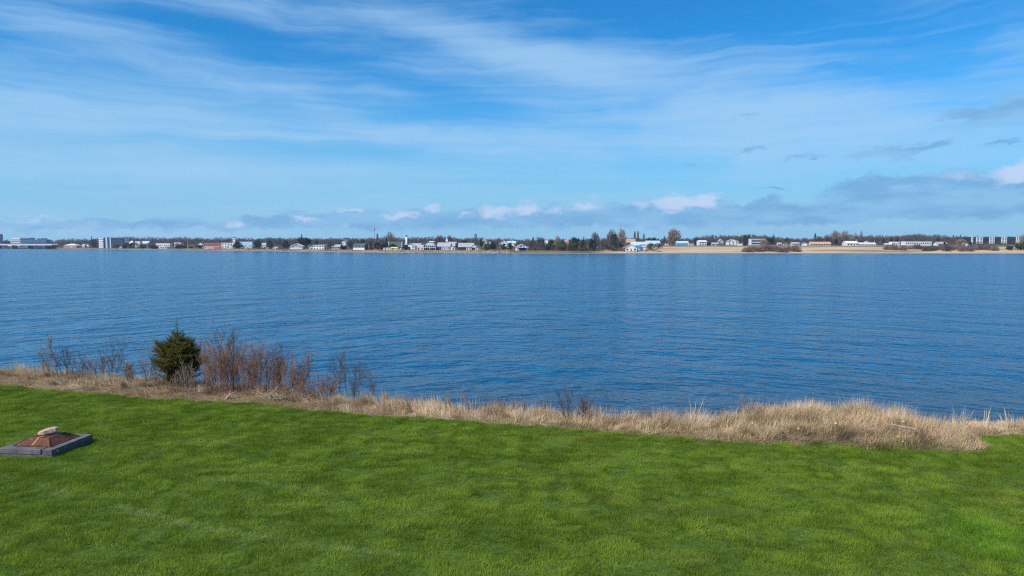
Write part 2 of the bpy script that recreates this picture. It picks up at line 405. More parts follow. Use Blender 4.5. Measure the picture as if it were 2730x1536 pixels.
def shrub(name, label, cat, px, py, ptop, hw, stems, mat, gen=7, depth=2, r=.008, tilt=.12, group=None, bend=.25):
    q = on_bank(px, py); H = (py-ptop)*q[1]/F*1.03; W = hw*q[1]/F
    root = empty(name, q, 0, label, cat, group); tw = MB()
    for k in range(stems):
        x = random.uniform(-.5, .5)*W*(1.0 if stems > 3 else .5); y = random.uniform(-.3, .3)*W
        h = H*(1. if k == 0 else random.uniform(.55, .97))
        tx = x/max(W, .01)*1.3*W/H+random.gauss(0, tilt)
        pts = [Vector((x, y, -.05))]; dd = Vector((tx, random.gauss(0, tilt), 1)).normalized()
        n = 6
        for i in range(n):
            dd = (dd+Vector((random.gauss(0, bend*.2), random.gauss(0, bend*.2), .06))).normalized()
            pts.append(pts[-1]+dd*(h*.92+.05)/n)
        rr = 1.1*r*(.7+.5*random.random())
        s = MB(); s.tube(pts, [rr*(1-.8*i/n) for i in range(n+1)], 5); s.build('stem', mat, root)
        for g in range(int(gen*(2.6 if stems <= 5 else 1.8))):
            i = random.uniform(.22, .98)*n; j = int(i); qq = pts[j].lerp(pts[min(j+1, n)], i-j)
            a = random.uniform(0, 6.283); sp = random.uniform(.35, .8) if stems < 15 else random.uniform(.12, .4)
            nd = (dd*math.cos(sp)+Vector((math.cos(a), math.sin(a)*.8, .15))*math.sin(sp)).normalized()
            branch(tw, qq, nd, h*random.uniform(.22, .48)*(1.2-.6*i/n), max(rr*.45, .0028), depth-1, max(5, gen//2), bend)
    tw.build('twigs', mat, root); return root
SH = 'bare shrubs and saplings along the bank'
shrub('bare_sapling', 'leftmost bare sapling on the bank, thin with few dark stems', 'sapling', 152, 1005, 900, 42, 3, bark_g, 10, group=SH)
shrub('bare_sapling', 'bare dark sapling second from the left end of the bank', 'sapling', 178, 1003, 902, 42, 3, bark_d, 10, group=SH)
shrub('bare_shrub', 'rounded bushy bare shrub between the left saplings and the spruce', 'shrub', 243, 996, 908, 60, 9, bark_g, 11, r=.006, group=SH)
shrub('bare_shrub', 'bare shrub with one long upright shoot, right of the rounded bushy one', 'shrub', 293, 998, 882, 54, 7, bark_d, 10, r=.007, group=SH)
shrub('bare_sapling', 'slender bare sapling just left of the spruce', 'sapling', 378, 1034, 914, 50, 5, bark_g, 10, group=SH)
shrub('bare_sapling', 'few bare stems standing between the slender sapling and the rounded spruce edge', 'sapling', 402, 1030, 950, 34, 4, bark_g, 6, r=.005, group=SH)
shrub('bare_sapling', 'tall dark sapling inside the left side of the red thicket', 'sapling', 578, 1042, 884, 52, 2, bark_d, 12, r=.011, group=SH)
shrub('bare_sapling', 'tall dark forked sapling in the middle of the red thicket', 'sapling', 622, 1046, 890, 60, 2, bark_d, 12, r=.011, group=SH)
shrub('red_shrub', 'dense reddish thicket of upright stems, left part next to the spruce', 'shrub', 590, 1046, 908, 66, 46, bark_r, 6, r=.0055, tilt=.06, group=SH)
shrub('red_shrub', 'densest and tallest reddish thicket of upright stems behind the pale stump', 'shrub', 640, 1050, 900, 84, 62, bark_r, 6, r=.0055, tilt=.06, group=SH)
shrub('red_shrub', 'reddish thicket of upright stems right of the tallest one, above the bleached branches', 'shrub', 702, 1052, 932, 72, 48, bark_r, 6, r=.005, tilt=.07, group=SH)
shrub('bare_sapling', 'thin dark sapling poking above the thicket over the bleached branches', 'sapling', 735, 1050, 922, 30, 3, bark_d, 9, group=SH)
shrub('red_shrub', 'smaller reddish thicket between the bleached branches and the lone thin trunk', 'shrub', 768, 1056, 944, 60, 40, bark_r, 6, r=.005, tilt=.07, group=SH)
shrub('bare_sapling', 'lone thin trunked sapling at the right side of the thickets', 'sapling', 812, 1060, 948, 40, 2, bark_d, 10, r=.009, group=SH)
shrub('red_shrub', 'lowest straw coloured thicket at the right end of the shrub row', 'shrub', 846, 1066, 990, 66, 54, bark_r, 5, r=.004, tilt=.09, group=SH)
shrub('bare_sapling', 'open branched sapling, first right of the thickets, leaning left', 'sapling', 905, 1058, 940, 56, 2, bark_d, 11, r=.008, tilt=.2, group=SH)
shrub('bare_sapling', 'tallest open sapling right of the thickets, forked with upright tips', 'sapling', 932, 1062, 930, 50, 2, bark_d, 11, r=.009, group=SH)
shrub('bare_sapling', 'wispy sapling standing alone with thin side twigs, right of the tallest open one', 'sapling', 960, 1064, 944, 44, 2, bark_d, 10, r=.006, group=SH)
shrub('bare_sapling', 'small sapling leaning right at the right end of the row of saplings', 'sapling', 994, 1070, 972, 34, 2, bark_d, 8, r=.006, tilt=.25, group=SH)
shrub('bare_shrub', 'small dark twiggy bush alone on the middle of the bank', 'shrub', 1534, 1124, 1032, 46, 11, bark_d, 9, r=.006, tilt=.2, group=SH)
shrub('bare_sapling', 'very thin bare sapling at the outer left, before the leftmost dark one', 'sapling', 128, 1004, 938, 30, 3, bark_g, 6, r=.005, group=SH)
shrub('bare_sapling', 'low wispy sapling between the rounded bushy shrub and the second sapling', 'sapling', 212, 1000, 934, 36, 4, bark_g, 7, r=.005, group=SH)
shrub('bare_sapling', 'low wispy sapling between the long-shooted shrub and the slender one', 'sapling', 338, 1014, 950, 40, 5, bark_g, 7, r=.005, group=SH)
shrub('red_shrub', 'low tan brush of upright stems in front of the spruce foot, left side', 'shrub', 430, 1050, 984, 60, 26, bark_g, 4, r=.0035, tilt=.1, group=SH)
shrub('red_shrub', 'low tan brush of upright stems in front of the spruce foot, right side', 'shrub', 520, 1056, 960, 56, 26, bark_g, 4, r=.004, tilt=.1, group=SH)
for a in [('faint reddish twigs above the straw, right of the broad blond tussock', 1222, 1092, 1034, 30, 5), ('faint twigs at the left of the wispy tipped tussock', 1268, 1094, 1052, 24, 4),
          ('faint thin twigs between the wispy tussock and the one bending right', 1358, 1100, 1054, 28, 5), ('faint twigs directly left of the tussock bending right', 1388, 1102, 1052, 24, 5),
          ('dark thin twigs above the tussock bending right', 1455, 1102, 1040, 26, 4), ('faint twigs behind the tallest pale tussock, leaning left of it', 1745, 1130, 1082, 24, 4), ('faint reddish twigs at the left foot of the grass mound', 2016, 1130, 1062, 30, 4)]:
    shrub('twig_clump', a[0], 'twigs', a[1], a[2], a[3], a[4], a[5], bark_g, 7, r=.0035, tilt=.15, group=SH)

# bleached dead branches and stump on the bank
def deadwood(label, px, py, n, spread, H):
    q = on_bank(px, py); mb = MB()
    for k in range(n):
        a = random.uniform(0, 6.283); p = Vector((random.uniform(-.5, .5)*spread, random.uniform(-.2, .2)*spread, random.uniform(.0, H*.5)))
        d = Vector((math.cos(a), math.sin(a)*.6, random.uniform(-.1, .9)))
        branch(mb, p, d, random.uniform(.15, .45)*spread, random.uniform(.004, .009), 1, 3, .5, .1)
    o = mb.build('dead_branches', bark_w); o.location = q; return tag(o, label, 'dead branches', 'bleached dead branches on the bank')
deadwood('heap of tangled bleached dead branches at the foot of the thickets', 738, 1068, 34, .9, .35)
deadwood('smaller tangle of bleached twigs right of the heap, under the lone thin trunk', 790, 1072, 14, .6, .25)
mb = MB(); mb.tube([(0,0,-.05),(.05,.0,.06),(.12,.02,.14),(.2,.03,.2)], [.07,.055,.04,.032], 9); mb.tube([(.12,.02,.13),(.1,.1,.25),(.14,.15,.33)], [.03,.02,.008], 6)
mb.tube([(.0,0,.0),(-.09,-.06,-.03)], [.05,.02], 6); mb.tube([(.19,.03,.19),(.3,.04,.24),(.36,.02,.31)], [.03,.016,.006], 6)
o = mb.build('tree_stump', bark_g2, smooth=True); o.scale = (.62,)*3; o.location = on_bank(604, 1064); tag(o, 'pale split stump lying in front of the tallest red thicket', 'stump')
mb = MB(); branch(mb, (0,0,0), (.35,.05,1), .78, .011, 1, 5, .3, .0)
o = mb.build('dead_branch', bark_w); o.location = on_bank(503, 1050); tag(o, 'single bent bleached branch standing against the right side of the spruce', 'dead branch')
mb = MB(); mb.tube([(-.26,.0,.10),(-.05,.0,.055),(.26,-.02,.0)], [.005,.006,.004], 6)
o = mb.build('stick', simple('white_stick', (.75,.70,.62), .7, .1)); q = on_bank(2408, 1178); o.location = (q[0], q[1], q[2]+.14); tag(o, 'thin straight white stick lying across the grass mound', 'stick')
fruit = simple('yellow_fruit', (.72,.47,.13), .45, .2, 20., .5)
FR = [(2140,1140,"upper left part of the mound"), (2004,1154,"leftmost, on low left end of the mound"), (2126,1172,"below the upper left one, near the lawn"), (2226,1162,"alone in the middle of the mound"),
      (2404,1160,"directly above the thin white stick"), (2446,1156,"rightmost, near the mound's right shoulder"), (2391,1184,"directly below the thin white stick"), (2404,1192,"nearest to the lawn of all")]
for px, py, lb in FR:
    mb = MB(); mb.lathe([(.004,-.016),(.014,-.013),(.021,-.003),(.022,.007),(.017,.016),(.008,.017),(.003,.013)], 12); mb.tube([(0,0,.012),(.003,0,.026)], [.002,.0015], 5)
    q = on_bank(px, py); o = mb.build('fallen_fruit', fruit, smooth=True); o.location = (q[0], q[1]-.03, q[2]+.15 if py < 1180 else q[2]+.07)
    o.rotation_euler = (random.uniform(-.8,.8), random.uniform(-.8,.8), random.random()*6)
    tag(o, 'yellow fallen fruit in dry grass, '+lb, 'fallen fruit', 'yellow fruits in the grass mound')

# ------------------------------------------------------------------ spruce
def spruce(px, py, ptop, label):
    q = on_bank(px, py); H = (py-ptop)*q[1]/F
    root = empty('spruce_tree', q, 0, label, 'tree'); tr = MB()
    tr.tube([(0,0,-.05),(.01,0,H*.4),(0,.01,H*.75),(.0,0,H*.93),(-.015,0,H)], [.045,.034,.018,.008,.003], 7); tr.build('trunk', simple('spruce_bark', (.12,.085,.06), .9, .3, 10.), root)
    br = MB(); A, D_, LN = [], [], []   # needle-bearing segments
    def twig(p, d, L, r, lvl):
        n = max(3, int(L/.06)); pts = [Vector(p)]; dd = Vector(d).normalized()
        for i in range(n):
            dd = (dd+Vector((random.gauss(0,.04), random.gauss(0,.04), .035 if lvl == 0 else .015))).normalized(); pts.append(pts[-1]+dd*L/n)
            A.append(tuple(pts[-2])); D_.append(tuple(dd)); LN.append(L/n)
        br.tube([pts[0], pts[n//2], pts[-1]], [r, r*.7, r*.25], 4)
        if lvl < 2 and L > .08:
            k = int(L/(.055 if lvl == 0 else .05))
            for i in range(k):
                f = .18+.78*(i+random.random()*.6)/max(k, 1); f = min(f, .97); j = int(f*n); pp = pts[j].lerp(pts[min(j+1, n)], f*n-j)
                sd = dd.cross(Vector((0,0,1))).normalized()*(1 if i % 2 else -1)
                nd = dd*.75+sd*random.uniform(.5, .9)+Vector((0,0,random.uniform(-.15,.3)))
                twig(pp, nd, L*(.48 if lvl == 0 else .4)*(1.1-.75*f)+.02, r*.5, lvl+1)
    z = .04
    prof = lambda t: np.interp(t, [0,.08,.25,.38,.55,.68,.78,.86,.93,1], [.34,.54,.76,.72,.48,.27,.155,.09,.06,.03])
    while z < H*.97:
        t = z/H; k = 11 if t < .58 else (6 if t < .72 else 4 if t < .8 else 3)
        for i in range(k):
            a = random.uniform(0, 6.283); Lb = float(prof(t))*random.uniform(.66, 1.1)
            el = random.uniform(-.08, .55)+(.25 if t > .75 else 0)
            twig((0, 0, z+random.uniform(-.06,.06)), (math.cos(a)*math.cos(el), math.sin(a)*math.cos(el), math.sin(el)), Lb, .006, 0 if t < .82 else 1)
        z += .062 if t < .78 else .085
    br.build('branch', simple('spruce_twig', (.14,.095,.06), .9, .3, 10.), root)
    A_, Dv, Ln = np.array(A), np.array(D_), np.array(LN)
    cnt = np.maximum(2, (Ln*420).astype(int)); cnt = np.where(A_[:, 2] > H*.8, np.maximum(1, (cnt*.3).astype(int)), cnt)
    idx = np.repeat(np.arange(len(A_)), cnt); n = len(idx)
    base = A_[idx]+Dv[idx]*(rng.random(n)*Ln[idx])[:, None]
    rv = rng.normal(0, 1, (n, 3)); rv[:, 2] += .35; nd = rv/np.linalg.norm(rv, axis=1)[:, None]*.8+Dv[idx]*.6
    nd /= np.linalg.norm(nd, axis=1)[:, None]; L = .020+.014*rng.random(n)
    sv = np.cross(nd, rng.normal(0, 1, (n, 3))); sv /= np.linalg.norm(sv, axis=1)[:, None]; sv *= .0029
    V = np.stack([base-sv, base+sv, base+nd*L[:, None]], 1)
    npmesh('foliage', V, np.arange(3*n), plant('spruce_needles', (.065,.066,.010), (.22,.19,.04), 5., .15, 'rnd'), root, {'rnd': np.repeat(rng.random(n), 3)})
spruce(477, 1030, 843, 'small dark green spruce tree on the bank beside the red thickets')

# ------------------------------------------------------------------ fire pit, cover, stone
FP = (-9.15, 13.22, 0.); FR_ = .10
conc = simple('grey_paver', (.25,.235,.25), .85, .22, 14.)
m, b, out = newmat('paver_concrete')
tc = b.node('ShaderNodeTexCoord').outputs['Object']
cc = b.mix(b.mr(b.noise(tc, 7., 5., .65), .3, .7), (.080,.076,.086), (.165,.15,.152)); cc = b.mix(b.mr(b.noise(tc, 60., 3.), .55, .7, 0, .5), cc, (.07,.065,.08))
bp = b.node('ShaderNodeBump', {'Strength': .5, 'Distance': .01, 'Height': b.noise(tc, 55., 5.)})
p = b.node('ShaderNodeBsdfPrincipled', {'Base Color': cc, 'Roughness': .9, 'Specular IOR Level': .2, 'Normal': bp.outputs[0]}); b.L.new(p.outputs[0], out.inputs[0]); paver = m
m, b, out = newmat('rusty_steel')
tc = b.node('ShaderNodeTexCoord').outputs['Object']
cc = b.mix(b.mr(b.noise(tc, 5., 6., .7), .3, .7), (.052,.017,.010), (.135,.045,.019)); cc = b.mix(b.mr(b.noise(tc, 24., 4., .7), .52, .72, 0, .7), cc, (.30,.14,.055))
st_ = b.mapping(tc, scale=(22, 22, 2.)); cc = b.mix(b.mr(b.noise(st_, 1., 3.), .55, .7, 0, .5), cc, (.055,.018,.012))
bp = b.node('ShaderNodeBump', {'Strength': .25, 'Distance': .004, 'Height': b.noise(tc, 90., 4.)})
p = b.node('ShaderNodeBsdfPrincipled', {'Base Color': cc, 'Roughness': .62, 'Metallic': .15, 'Specular IOR Level': .35, 'Normal': bp.outputs[0]}); b.L.new(p.outputs[0], out.inputs[0]); rust = m
S = .55
pit = empty('fire_pit', FP, -FR_, 'square fire pit of low grey concrete blocks set in the lawn', 'fire pit')
mb = MB(); mb.box(-S+.012, S-.012, -S+.012, -S+.2, -.04, .040); mb.box(-S+.012, S-.012, S-.2, S-.012, -.04, .040); mb.box(-S+.012, -S+.2, -S+.2, S-.2, -.04, .040); mb.box(S-.2, S-.012, -S+.2, S-.2, -.04, .040)
bevel(mb.build('base_course', paver, pit), .006)
def blk(x0, x1, y0, y1):
    g = .003; o = MB().box(x0+g, x1-g, y0+g, y1-g, .042, .140).build('block', paver, pit); bevel(o, .007); return o
W_ = .2
blk(-S, S-.225, -S, -S+W_); blk(S-.205, S, -S, -S+W_+.10)              # front run with the open joint
blk(S-W_, S, -S+W_+.10, .12); blk(S-W_-.004, S-.004, .12, S)
blk(-S, -.05, S-W_, S); blk(-.05, S-W_-.004, S-W_, S); blk(-S, -S+W_, -S+W_, 0.0); blk(-S, -S+W_, 0.0, S-W_)
mb = MB(); mb.lathe([(.016,0),(.016,.004),(.009,.006)], 12); o = mb.build('bolt_disc', simple('pale_disc', (.5,.5,.5), .6, .2), pit); o.rotation_euler = (0, R(90), 0); o.location = (S-.001, -S+.14, .088)
cov = empty('fire_pit_cover', (FP[0], FP[1], .1405), -FR_, 'rusty steel pyramid cover lying on the grey fire pit', 'fire pit cover')
B, Tt, Hc = .395, .20, .125
def rect(h, z, inset=0): return [(-h,-h,z),(h,-h,z),(h,h,z),(-h,h,z)]
vs = rect(B, .0)+rect(B, .016)+rect(B-.03, .018)+rect(Tt, Hc)
mb = MB(); fs = [(3,2,1,0)]
for k in range(3): fs += [(k*4+i, k*4+(i+1) % 4, k*4+4+(i+1) % 4, k*4+4+i) for i in range(4)]
fs.append((12,13,14,15)); mb.add(vs, fs); bevel(mb.build('plate', rust, cov), .005)
rib = simple('orange_rust', (.34,.155,.055), .7, .3, 20.)
def strap(p, q, w, off):
    p, q = Vector(p), Vector(q); d = (q-p).normalized(); nrm = Vector(off).normalized(); s = d.cross(nrm)*w; h = nrm*.006
    mb = MB(); mb.add([p-s-h*.3, p+s-h*.3, q+s-h*.3, q-s-h*.3, p-s+h, p+s+h, q+s+h, q-s+h], [(0,3,2,1),(4,5,6,7),(0,1,5,4),(1,2,6,5),(2,3,7,6),(3,0,4,7)]); return mb
ns = Hc-.018; ds = B-.03-Tt
strap((0,-B+.03,.019),(0,-Tt,Hc+.001),.022,(0,-ns,ds)).build('strap', rib, cov)
strap((0,B-.03,.019),(0,Tt,Hc+.001),.022,(0,ns,ds)).build('strap', rib, cov)
strap((0,-Tt,Hc),(0,Tt,Hc),.022,(0,0,1)).build('strap', rib, cov)
for sx, sy in ((1,-1),(1,1),(-1,1),(-1,-1)):
    MB().tube([(sx*(B-.032), sy*(B-.032), .02),(sx*Tt, sy*Tt, Hc)], [.011,.009], 8).build('weld_seam', rust, cov)
def stone():
    n, k = 11, 9; V = []
    for i in range(n+1):
        u = i/n; x = (u-.5)*.37
        e = math.sin(math.pi*min(max(u, .001), .999))**.2
        rw = (.085+.02*math.sin(u*5))*e; rh = (.048+.016*u)*e
        zc = .047+.03*u
        for j in range(k):
            a = 2*math.pi*j/k; cu = math.cos(a); su = math.sin(a)
            ry = np.sign(cu)*abs(cu)**.55*rw; rz = np.sign(su)*abs(su)**.55*rh
            nn = float(fbm(x*9+j*.35, 3+j*.5, 91, 3)-.5)*.055*e
            V.append((x+nn, ry*(1+nn*6), zc+rz*(1+nn*6)))
    F_ = [(i*k+j, i*k+(j+1) % k, (i+1)*k+(j+1) % k, (i+1)*k+j) for i in range(n) for j in range(k)]+[tuple(range(k))[::-1], tuple(n*k+j for j in range(k))]
    mb = MB(); mb.add(V, F_); return mb
m, b, out = newmat('pink_sandstone')
tc = b.node('ShaderNodeTexCoord').outputs['Object']
cc = b.mix(b.mr(b.noise(tc, 14., 6., .7), .3, .7), (.36,.235,.165), (.54,.40,.31)); cc = b.mix(b.mr(b.noise(tc, 70., 3.), .58, .7, 0, .6), cc, (.22,.15,.12))
bp = b.node('ShaderNodeBump', {'Strength': .7, 'Distance': .012, 'Height': b.noise(tc, 38., 6., .7)})
p = b.node('ShaderNodeBsdfPrincipled', {'Base Color': cc, 'Roughness': .9, 'Specular IOR Level': .2, 'Normal': bp.outputs[0]}); b.L.new(p.outputs[0], out.inputs[0])
o = stone().build('stone', m); o.location = (FP[0]+.02, FP[1]+.03, .1405+Hc+.004); o.rotation_euler = (0, R(-8), R(12))
tag(o, 'pale pinkish elongated stone weighing down the rusty cover', 'stone')

# ------------------------------------------------------------------ water
def water():
    m, b, out = newmat('sea_water')
    pos = b.node('ShaderNodeNewGeometry').outputs['Position']
    px_, py_, _ = b.node('ShaderNodeSeparateXYZ', {0: pos}).outputs[:3]
    # crests wrap round the bulge of the near shore
    bent = b.m('ADD', py_, b.m('MULTIPLY', b.m('SQRT', b.m('ADD', b.m('MULTIPLY', px_, px_), 196.)), .55))
    pos0 = pos; pos = b.node('ShaderNodeCombineXYZ', {0: px_, 1: bent, 2: 0.}).outputs[0]
    def height(p):
        def wav(rot, sx, sy, det, dist=.0):
            return b.noise(b.mapping(p, rot=(0, 0, R(rot)), scale=(sx, sy, 0)), 1., det, .55, dist)
        a = wav(9, .74, 1.2, 2.5); c = wav(-20, 1.9, 2.7, 2.); d = wav(6, .29, .40, 2.); g = wav(-8, .085, .12, 1.)
        return b.m('ADD', b.m('MULTIPLY', a, .34), b.m('ADD', b.m('MULTIPLY', c, .13), b.m('ADD', b.m('MULTIPLY', d, .80), b.m('MULTIPLY', g, 1.2))))
    def shift(dx, dy): return b.node('ShaderNodeVectorMath', {0: pos, 1: (dx, dy, 0)}, operation='ADD').outputs[0]
    E = .06; h0 = height(pos); hx = height(shift(E, 0)); hy = height(shift(0, E))
    e = b.noise(b.mapping(pos, rot=(0, 0, R(10)), scale=(.012, .045, 0)), 1., 3.)
    amp = b.m('MULTIPLY', b.mr(e, .3, .7, 1.2, 1.9), -1./E)
    sl = b.node('ShaderNodeCombineXYZ', {0: b.m('MULTIPLY', b.m('SUBTRACT', hx, h0), amp), 1: b.m('MULTIPLY', b.m('SUBTRACT', hy, h0), amp), 2: 1.}).outputs[0]
    nrm = b.node('ShaderNodeVectorMath', {0: sl}, operation='NORMALIZE').outputs[0]
    y = py_
    deep = b.mix(b.mr(e, .3, .7), (.002,.073,.168), (.003,.096,.205))
    shal = b.mr(b.m('ADD', y, b.m('MULTIPLY', b.noise(pos, .25, 3.), 8.)), 22., 46.)
    cc = b.mix(shal, (.030,.055,.085), deep)
    p = b.node('ShaderNodeBsdfPrincipled', {'Base Color': cc, 'Roughness': .17, 'IOR': 1.333, 'Specular IOR Level': .42, 'Normal': nrm})
    b.L.new(p.outputs[0], out.inputs[0])
    mb = MB(); mb.add([(-3500,8,SEA),(3500,8,SEA),(3500,2600,SEA),(-3500,2600,SEA)], [(0,1,2,3)])
    return mb.build('water', m)
tag(water(), 'blue rippled bay water', kind='structure')

# ------------------------------------------------------------------ far shore terrain
SD = np.array([(-1500,1500),(-400,1300),(0,1158),(200,1050),(440,860),(700,700),(900,610),(1100,560),(1320,524),(1780,520),(2200,515),(2730,505),(3200,500),(4500,480)], float)
def shoreY(px): return np.interp(px, SD[:, 0], SD[:, 1])
PS = np.array([-20, 0, 10, 60, 130, 260, 500, 1200, 3000], float)
PL = np.array([-5.2, -3.15, -1.9, -1.4, -1.0, 0, 2.5, 5, 6])
PC = np.array([-5.2, -3.15, -0.75, -0.4, .4, 3., 6, 8, 8])
PR = np.array([-5.2, -3.15, -2.4, .6, 3.0, 4.5, 7, 9, 9])
def terrZ(px, s):
    px = np.asarray(px, float); wl = np.clip((600-px)/250, 0, 1); wr = np.clip((px-1480)/250, 0, 1)
    zl, zc, zr = np.interp(s, PS, PL), np.interp(s, PS, PC), np.interp(s, PS, PR)
    return zl*wl+zc*(1-wl)*(1-wr)+zr*wr
pxs = np.arange(-1500, 4501, 15.); ss = np.array([-20,-5,0,2,4,6,10,16,25,40,60,80,100,130,170,220,300,400,600,900,1500], float)
Pg, Sg = np.meshgrid(pxs, ss); Yf = shoreY(Pg+6*np.sin(Sg*.1))+Sg+2.5*(fbm(Pg*.05, Sg*0, 13)-.5)
Xf = (Pg-CX)/F*Yf; Zf = terrZ(Pg, Sg)+np.where(Sg > 8, .5*(fbm(Xf*.03, Yf*.03, 15)-.5), 0)
m, b, out = newmat('far_land')
pos = b.node('ShaderNodeNewGeometry').outputs['Position']; sx, sy, sz = b.node('ShaderNodeSeparateXYZ', {0: pos}).outputs[:3]
nn = b.noise(b.mapping(pos, scale=(.02, .05, 0)), 1., 4.)
field = b.mix(b.mr(nn, .35, .65), (.42,.31,.19), (.52,.40,.26)); field = b.mix(b.mr(b.noise(b.mapping(pos, loc=(31,7,0), scale=(.012, .03, 0)), 1., 3.), .52, .64, 0, .8), field, (.22,.14,.085))
gr = b.mix(b.mr(b.noise(pos, .03, 4.), .4, .6), (.11,.085,.055), (.17,.14,.075))
rightness = b.mr(b.m('DIVIDE', sx, sy), .11, .16)
back = b.mr(sz, 1.6, 2.6)
cc = b.mix(b.m('MULTIPLY', rightness, b.m('SUBTRACT', 1., back)), gr, field)
cc = b.mix(b.mr(sz, -2.2, -2.75), cc, (.30,.22,.16))
cc = b.mix(b.mr(sz, -2.82, -2.98), cc, (.07,.05,.045))
p = b.node('ShaderNodeBsdfPrincipled', {'Base Color': cc, 'Roughness': .95, 'Specular IOR Level': .1}); b.L.new(p.outputs[0], out.inputs[0])
tag(npmesh('far_shore', np.stack([Xf, Yf, Zf], -1), grid_tris(len(ss), len(pxs)), m), 'low far shore across the bay', kind='structure')
# riprap: uncountable small boulders on the far bank
def riprap():
    n = 2600; px = rng.random(n)*760+600; s = .3+rng.random(n)*8.5; Y = shoreY(px)+s; X = (px-CX)/F*Y; Z = terrZ(px, s)
    base = np.array([(1,0,0),(-1,0,0),(0,1,0),(0,-1,0),(0,0,1),(0,0,-.6)], float); tr = np.array([(0,2,4),(2,1,4),(1,3,4),(3,0,4),(2,0,5),(1,2,5),(3,1,5),(0,3,5)])
    sz = .35+.55*rng.random(n)**2; V = base[None]*sz[:, None, None]*(.7+.6*rng.random((n, 6, 1)))*np.array([1.3,1,.8])+np.stack([X, Y, Z], 1)[:, None]
    T = (np.arange(n)[:, None, None]*6+tr[None]).reshape(-1, 3)
    return npmesh('riprap', V, T, plant('riprap_stone', (.16,.12,.10), (.42,.36,.32), .5, 0., 'rnd'), attrs={'rnd': np.repeat(rng.random(n), 6)})
tag(riprap(), 'pale boulder riprap lining the far shore below the houses', 'boulders', kind='stuff')

def far(px, s):
    Y = float(shoreY(px))+s; return ((px-CX)/F*Y, Y, float(terrZ(px, s)))

# ------------------------------------------------------------------ far buildings
WALL = {'white': (.70,.70,.69), 'cream': (.62,.55,.47), 'grey': (.36,.36,.38), 'pink': (.62,.30,.28), 'blue': (.16,.36,.55), 'navy': (.03,.07,.15), 'black': (.025,.025,.035), 'tan': (.50,.32,.19),
        'green': (.05,.10,.085), 'palegrey': (.58,.59,.62), 'brown': (.16,.11,.085), 'yellow': (.80,.66,.05), 'paleblue': (.40,.55,.70), 'redbrown': (.22,.07,.06), 'rust': (.45,.26,.18), 'steelblue': (.10,.22,.38)}
def wm(k): return simple('paint_'+k, WALL[k], .6, .08, .6)
def glassm():
    if 'glass' in MATS: return MATS['glass']
    m, b, out = newmat('window_glass'); tc = b.node('ShaderNodeTexCoord').outputs['Object']
    cc = b.mix(b.noise(tc, .8, 2.), (.015,.025,.04), (.05,.075,.11))
    p = b.node('ShaderNodeBsdfPrincipled', {'Base Color': cc, 'Roughness': .12, 'Specular IOR Level': .5}); b.L.new(p.outputs[0], out.inputs[0]); MATS['glass'] = m; return m
def window(parent, x, y, z, w, h, side=None):
    mb = MB()
    if side is None: mb.box(x-w/2, x+w/2, y-.05, y+.05, z-h/2, z+h/2)
    else: mb.box(x-.05, x+.05, y-w/2, y+w/2, z-h/2, z+h/2)
    return mb.build('window', glassm(), parent)
def house(label, p0, p1, ytop, s, wall='white', roof='grey', ridge='x', rf=.4, rot=0., nw=3, rows=1, depth=.8, name='house', cat='house', door=True, group=None, ybase=None, win=True):
    pc = (p0+p1)/2; q = far(pc, s); D = q[1]; w = (p1-p0)*D/F/(math.cos(rot)+.35*abs(math.sin(rot)))
    ztop = PY(pc, ytop, D)[2]; base = q[2]-.15
    if ybase: base = min(PY(pc, ybase, D)[2], q[2]) if False else base
    H = max(ztop-base, 2.2); root = empty(name, (q[0], q[1]+w*depth/2, base), rot, label, cat, group)
    d = w*depth; hr = H*rf; hw = H-hr; o = .35
    wl = MB(); rm = MB()
    if ridge == 'flat':
        hw = H-.35; wl.box(-w/2, w/2, -d/2, d/2, 0, hw); rm.box(-w/2-.15, w/2+.15, -d/2-.15, d/2+.15, hw, H)
    elif ridge == 'x':
        wl.prism([(-d/2,0),(d/2,0),(d/2,hw),(0,H-.1),(-d/2,hw)], -w/2, w/2, 'x')
        rm.prism([(-d/2-o, hw-.25),(-d/2-o, hw),(0,H+.1),(d/2+o,hw),(d/2+o,hw-.25),(0,H-.15)], -w/2-o, w/2+o, 'x')
    elif ridge == 'y':
        wl.prism([(-w/2,0),(w/2,0),(w/2,hw),(0,H-.1),(-w/2,hw)], -d/2, d/2, 'y')
        rm.prism([(-w/2-o, hw-.25),(-w/2-o, hw),(0,H+.1),(w/2+o,hw),(w/2+o,hw-.25),(0,H-.15)], -d/2-o, d/2+o, 'y')
    elif ridge == 'hip':
        wl.box(-w/2, w/2, -d/2, d/2, 0, hw); k = min(w, d)*.45
        rm.add([(-w/2-o,-d/2-o,hw),(w/2+o,-d/2-o,hw),(w/2+o,d/2+o,hw),(-w/2-o,d/2+o,hw),(-w/2+k,0,H),(w/2-k,0,H)], [(3,2,1,0),(0,1,5,4),(1,2,5),(2,3,4,5),(3,0,4)])
    wl.build('wall', wm(wall), root); rm.build('roof', wm(roof), root)
    if win:
        for r_ in range(rows):
            zz = hw*(r_+.55)/rows; hh = min(1.4, hw/rows*.5)
            for k in range(nw):
                x = -w/2+w*(k+.5)/nw
                if door and r_ == 0 and k == nw//2: continue
                window(root, x, -d/2, zz, min(1.6, w/nw*.5), hh)
        window(root, w/2, -d*.15, hw*.55/rows, min(1.4, d*.2), min(1.3, hw/rows*.5), 1)
        if door: MB().box(-.5, .5, -d/2-.06, -d/2+.04, .02, min(2.1, hw*.8)).build('door', wm('redbrown' if wall in ('white','cream') else 'white'), root).location.x = (nw//2+.5)*w/nw-w/2
    return root, w, d, hw, H

